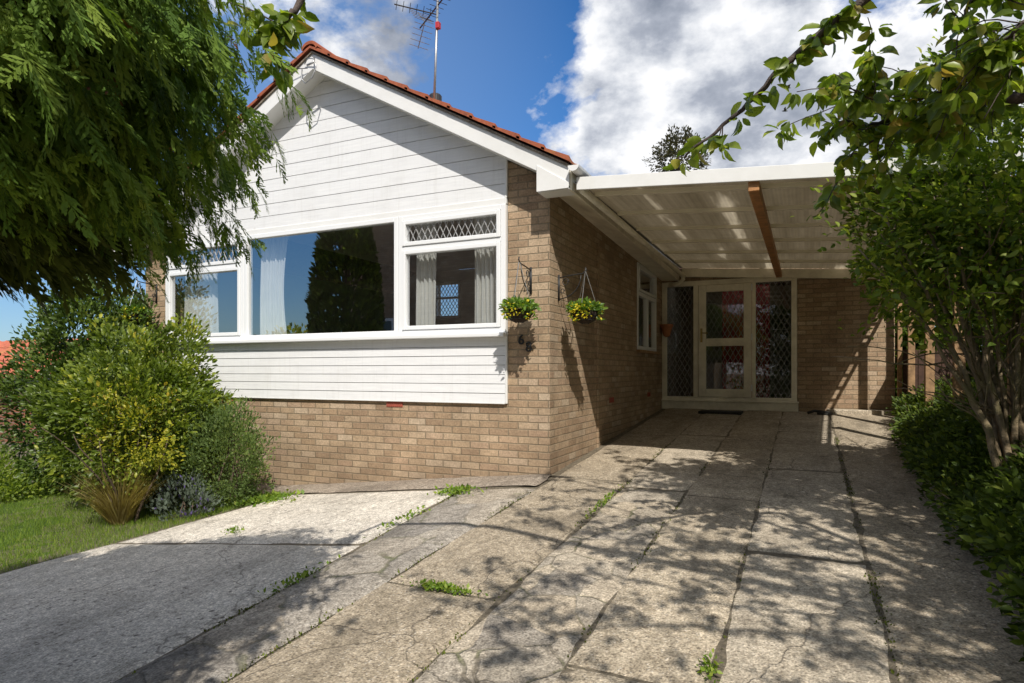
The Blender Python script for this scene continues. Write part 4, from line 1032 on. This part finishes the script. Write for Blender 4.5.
# limbs overhead that shade the drive
def bend(P, amp=.12):
    P = [np.array(p, float) for p in P]; Q = [P[0]]
    for i in range(len(P)-1):
        for j in (1, 2, 3): Q.append(P[i]+(P[i+1]-P[i])*j/3+(R.normal(size=3)*amp*np.array([1, 1, .5]) if not (i == len(P)-2 and j == 3) else 0))
    return Q
for (P, r) in (([FK, (2.1, 2.0, 2.0), (1.2, 2.6, 2.5), (.3, 2.7, 2.9), (-.4, 2.9, 3.1)], .032),
               ([FK, (2.3, 1.6, 2.1), (1.4, 1.5, 2.5), (.5, 1.5, 2.6), (-.1, 1.8, 2.6)], .030),
               ([FK, (2.3, 1.2, 2.2), (1.6, 1.2, 2.7), (1.0, 1.4, 3.0)], .026),
               ([FK, (2.4, 2.4, 2.1), (1.9, 3.3, 2.7), (1.2, 3.9, 3.2)], .032),
               ([FK, (2.5, 2.2, 2.4), (1.9, 2.9, 3.1), (1.0, 3.2, 3.5), (.3, 3.4, 3.7)], .028),
               ([FK, (2.2, .8, 2.1), (1.3, .4, 2.4), (.5, .2, 2.6), (.0, .0, 2.75)], .026), ([FK, (2.0, .4, 2.2), (1.2, -.2, 2.4), (.5, -.5, 2.5)], .024), ([FK, (2.0, 1.0, 2.3), (1.0, .8, 2.3), (.1, .7, 2.6)], .022),
               ([FK, (2.0, 1.8, 2.2), (1.0, 2.0, 2.3), (.1, 2.1, 2.7)], .022),
               ([FK, (2.2, 1.4, 1.9), (1.3, 1.4, 2.1), (.5, 1.4, 2.4)], .022),
               ([FK, (3.2, 2.2, 2.4), (2.9, 3.3, 2.9), (2.4, 4.0, 3.3)], .035),
               ([FK, (3.4, .4, 2.2), (3.8, -.6, 3.0)], .05), ([FK, (4.0, 1.4, 2.2), (4.9, 1.8, 3.0)], .05)):
    limb(bend(P), r, .005, .55, 22, .7, .2)
for (P, r) in (([(1.9, 3.3, 2.7), (1.6, 3.6, 2.9), (1.1, 3.6, 3.1)], .016), ([(2.4, 2.4, 2.2), (1.8, 2.9, 2.6), (1.3, 3.2, 2.8)], .016), ([(1.4, 2.6, 2.5), (1.2, 3.0, 2.9), (.9, 3.3, 3.2)], .016), ([(2.4, 2.9, 2.4), (2.1, 3.4, 2.7), (1.8, 3.9, 3.2)], .016),
               ([FK, (2.5, 2.3, 1.9), (2.3, 3.4, 2.1)], .02), ([FK, (2.6, 1.5, 1.7), (2.2, 1.9, 1.7)], .02), ([FK, (2.9, 2.6, 1.9), (2.7, 3.7, 2.3)], .02)):
    limb(P, r, .005, 3.2, 26, .75, .1)
def leafmass(c, rad, ncl, per):
    d = rand_dir(ncl)*(R.rand(ncl, 1)**.45)*np.array(rad)+np.array(c)
    for q in d:
        nb = min((np.array(x) for x in LIMBPTS), key=lambda x: np.sum((x-q)**2)); lim.tube([nb, (nb+q)/2+R.normal(size=3)*.03, q], [.005, .004, .002], 4)
        for j in range(per): LP.append(q+R.normal(size=3)*.07); LD.append(norm(np.array([R.normal(), R.normal(), -.7])))
LIMBPTS = [v for v in lim.v[::9]]
leafmass((1.35, 3.15, 3.0), (.95, .8, .35), 200, 13)
leafmass((2.35, 2.6, 1.9), (.45, 1.2, .35), 70, 13)
leafmass((2.3, 1.0, 2.2), (.5, .6, .3), 30, 12)
lim.build('limb', M['barkd'], ch, uv=False, smooth=True)
LP = np.array(LP); LD = np.array(LD); n = len(LP)
cloud('leaves', LEAF, LP, LD, norm(R.normal(size=(n, 3))*.7+np.array([0, -.5, .3])), R.uniform(.05, .10, n), L['cherry'], ch, R.rand(n)**1.1)
# cherry fruit stalks
k = R.choice(n, 500); p = LP[k]
cloud('fruit', OCT, p+norm(R.normal(size=(500, 3)))*.05, rand_dir(500), upn(500), R.uniform(.006, .010, 500), L['cone'], ch, kind='stuff')

bush('garden_hedge', (2.9, 13.3, .3), (2.3, .9, 2.6), 1900, 24, .32, .15, L['ivy'], 'dark leafy hedge beyond the side gate to the right of the porch wall', 'hedge', tpl=LEAF, stems=6)
# far tree over the carport roof
ft = thing('distant_tree', at(676, 330, 30), 'small dark tree top showing above the carport roof', 'tree')
p, d, k = blob(at(678, 158, 30), (1.35, 1.35, 1.15), 130, 22, .25, shell=.2)
cloud('crown', SMALL, p, d, upn(len(p)), R.uniform(.10, .2, len(p)), leaf_mat('dark_leaf', [(0, (.03,.035,.02)), (1, (.09,.08,.05))]), ft)
b = MB(); q = at(678, 330, 30); b.tube([q-UP*3, q+UP*6, at(678, 150, 30)], [.3, .2, .05], 8); b.build('trunk', M['bark'], ft, uv=False)

# neighbour's house at the left edge
nb = thing('neighbouring_house', (-20, 9, -2), 'neighbouring red brick house with orange tiled roof at the far left', 'house')
MB().box(-30, -13.2, 8.0, 15, -2.4, -.28).build('wall', BRF, nb)
b = MB()
for c_ in range(5):
    y0 = 7.7+c_*.28; z0 = -.12+c_*.17
    xs = np.arange(-30.3, -13.6-c_*.28, .06); k = len(b.v)
    for (yy, zz) in ((y0, z0-.03), (y0, z0+.02), (y0+.32, z0+.19)):
        for x in xs: b.v.append((x, yy, zz+(.025*max(0, math.cos(x*2*math.pi/.3)) if zz > z0 else 0)))
    m_ = len(xs)
    b.f += [[k+i*m_+j, k+i*m_+j+1, k+(i+1)*m_+j+1, k+(i+1)*m_+j] for i in range(2) for j in range(m_-1)]
b.build('roof', M['tile2'] if 'tile2' in M else tile_mat('orange_roof_tile', (.30,.07,.04), (.48,.13,.07), (.55,.2,.1)), nb, uv=False)
b = MB(); b.box(-30.3, -13.2, 7.60, 7.70, -.27, -.15); b.build('gutter', M['blackplastic'], nb, .02)

# behind the camera: cypress and house that the window glass mirrors
bt = thing('cypress_tree', (-12.0, -2.6, hf(-12.0, -2.6)), 'dark cypress across the front garden mirrored in the centre window', 'tree')
bz = hf(-12.0, -2.6); PP = []; DD = []
for i in range(1500):
    z = bz+R.uniform(.2, 7.6); rr = float(np.interp(z-bz, [0, .5, 4.5, 6.5, 7.8], [.8, .95, .85, .5, .05])); a = R.uniform(0, 6.28)
    c_ = np.array([-12.0+math.cos(a)*rr, -2.6+math.sin(a)*rr, z]); o = rand_dir(16)*.16; PP.append(c_+o); DD.append(np.array([math.cos(a)*.6, math.sin(a)*.6, 1.])+R.normal(size=(16, 3))*.4)
PP = np.concatenate(PP); DD = np.concatenate(DD); n = len(PP)
cloud('crown', SMALL, PP, DD, upn(n), R.uniform(.1, .2, n), L['ivy'], bt)
MB().tube([(-12.0, -2.6, bz-.1), (-12.0, -2.6, bz+6.5)], [.2, .05], 8).build('trunk', M['bark'], bt, uv=False)
oh = thing('opposite_house', (-10, -6, -2), 'brown brick house across the road mirrored in the window glass', 'house')
b = MB(); b.box(-14.4, -3.5, -9, -5.2, -2.4, 5.4); b.build('wall', BR, oh)
b = MB(); b.prism_y([(-14.8, 5.4), (-3.1, 5.4), (-9, 7.6)], -9.3, -4.9); b.build('roof', M['tile'], oh)
b = MB(); b.box(-12.9, -12.1, -5.19, -5.1, .2, 1.7); w_ = b.build('window', M['upvc'], oh, .01)
b = MB(); b.box(-12.8, -12.2, -5.099, -5.08, .3, 1.6); b.build('pane', simple('dark_pane', (.03,.04,.05), .1), w_)

bush('roadside_hedge', (3.5, -9.5, 1.2), (6.6, 1.3, 3.6), 2200, 20, .42, .20, L['ivy'], 'tall dark hedge along the road mirrored in the door glass', 'hedge', stems=8)
# two birds
for i, (px, py, rot, lb) in enumerate(((788, 88, .4, 'upper of two tiny dark birds flying against the cloud'), (785, 111, -.3, 'lower of two tiny dark birds flying against the cloud'))):
    c_ = at(px, py, 45); b = MB()
    b.tube([c_+np.array([-.22, 0, .03]), c_+np.array([-.1, 0, .02]), c_+np.array([.05, 0, 0]), c_+np.array([.2, 0, -.03])], [.01, .05, .055, .01], 8)
    for s_ in (-1, 1):
        w0 = c_+np.array([-.06, 0, .02]); w1 = c_+np.array([.10, 0, .0]); e_ = c_+np.array([.10+rot*.2, s_*.42, .12+.1*s_*rot]); m_ = c_+np.array([-.08, s_*.2, .10])
        b.poly([w0, w1, e_, m_], [(0,1,2,3)])
    b.build('bird', M['iron'], None, uv=False, origin=c_, label=lb, cat='bird', group='birds in the sky')

# ------------------------------------------------------------------ light, sky, camera
s = Vector((-.65, 1, -1.35)).normalized()
sun = bpy.data.lights.new('sun', 'SUN'); sun.energy = 5.0; sun.angle = math.radians(.53); sun.color = (1, .945, .86)
so = bpy.data.objects.new('sun', sun); COL.objects.link(so); so.rotation_euler = s.to_track_quat('-Z', 'Y').to_euler()
W = bpy.data.worlds.new('World'); S.world = W; W.use_nodes = True
g = NT(W); bg = g.n['Background']; bg.inputs['Strength'].default_value = .15
sky = g.new('ShaderNodeTexSky', sky_type='NISHITA'); sky.sun_disc = False
sky.sun_elevation = math.asin(-s.z); sky.sun_rotation = math.atan2(-s.x, -s.y); sky.altitude = 0; sky.air_density = 1.0; sky.dust_density = .4; sky.ozone_density = 2.5
dirv = g.new('ShaderNodeTexCoord').outputs['Generated']
sp0 = g.new('ShaderNodeSeparateXYZ', inp={0: dirv}).outputs[2]
sc3 = g.new('ShaderNodeMapping', inp={'Vector': dirv, 'Scale': (1., 1., 1.5)}).outputs[0]
pl = sc3
n1 = g.noise(pl, 3.6, 12, .58, .15); n2 = g.noise(pl, 13., 8, .6, .1)
def toward(px, py):
    v = norm(ray(px, py)); d_ = g.new('ShaderNodeVectorMath', operation='DOT_PRODUCT', inp={0: dirv, 1: tuple(v)})
    return d_.outputs['Value']
c1 = g.new('ShaderNodeMapRange', inp={'Value': toward(790, 60), 'From Min': .905, 'From Max': .965, 'To Min': -.03, 'To Max': .17}).outputs[0]
c2 = g.new('ShaderNodeMapRange', inp={'Value': toward(520, 70), 'From Min': .985, 'From Max': .999, 'To Min': 0., 'To Max': -.14}).outputs[0]
c3 = g.new('ShaderNodeMapRange', inp={'Value': toward(250, 60), 'From Min': .93, 'From Max': .99, 'To Min': 0., 'To Max': .06}).outputs[0]
c4 = g.new('ShaderNodeMapRange', inp={'Value': toward(512, 371), 'From Min': -.6, 'From Max': .6, 'To Min': .34, 'To Max': 0.}).outputs[0]  # extra cloud added behind the camera as neutral fill light
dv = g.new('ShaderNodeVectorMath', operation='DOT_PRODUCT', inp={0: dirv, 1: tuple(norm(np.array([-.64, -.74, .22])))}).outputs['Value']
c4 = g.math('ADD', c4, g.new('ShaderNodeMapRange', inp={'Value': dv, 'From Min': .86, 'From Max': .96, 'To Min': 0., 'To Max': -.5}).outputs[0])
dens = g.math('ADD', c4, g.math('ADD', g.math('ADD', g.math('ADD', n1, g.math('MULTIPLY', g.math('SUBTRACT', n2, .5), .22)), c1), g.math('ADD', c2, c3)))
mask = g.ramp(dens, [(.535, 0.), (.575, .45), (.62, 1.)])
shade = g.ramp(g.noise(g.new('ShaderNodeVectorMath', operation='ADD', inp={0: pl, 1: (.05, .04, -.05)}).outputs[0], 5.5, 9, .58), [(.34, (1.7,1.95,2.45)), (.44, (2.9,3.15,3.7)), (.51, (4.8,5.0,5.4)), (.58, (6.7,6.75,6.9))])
skc = g.mix(1., sky.outputs[0], g.ramp(sp0, [(0., (.55,.68,.80)), (.35, (.27,.62,.95))]), 'MULTIPLY')
skc = g.mix(g.new('ShaderNodeMapRange', inp={'Value': toward(200, 110), 'From Min': .86, 'From Max': .99, 'To Min': 0., 'To Max': .55}).outputs[0], skc, (1.75, 2.7, 4.5))
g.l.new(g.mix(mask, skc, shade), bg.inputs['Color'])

cam = bpy.data.cameras.new('camera'); co_ = bpy.data.objects.new('camera', cam); COL.objects.link(co_)
cam.sensor_width = 36; cam.lens = 634/1024*36; cam.shift_y = (EYE_Y-341.5)/1024; cam.clip_end = 2000; cam.clip_start = .05
co_.rotation_euler = (math.radians(90), 0, math.radians(24.9)); S.camera = co_
S.view_settings.view_transform = 'Standard'; S.view_settings.look = 'None'; S.view_settings.exposure = 0
S.cycles.transparent_max_bounces = 24; S.cycles.max_bounces = 8
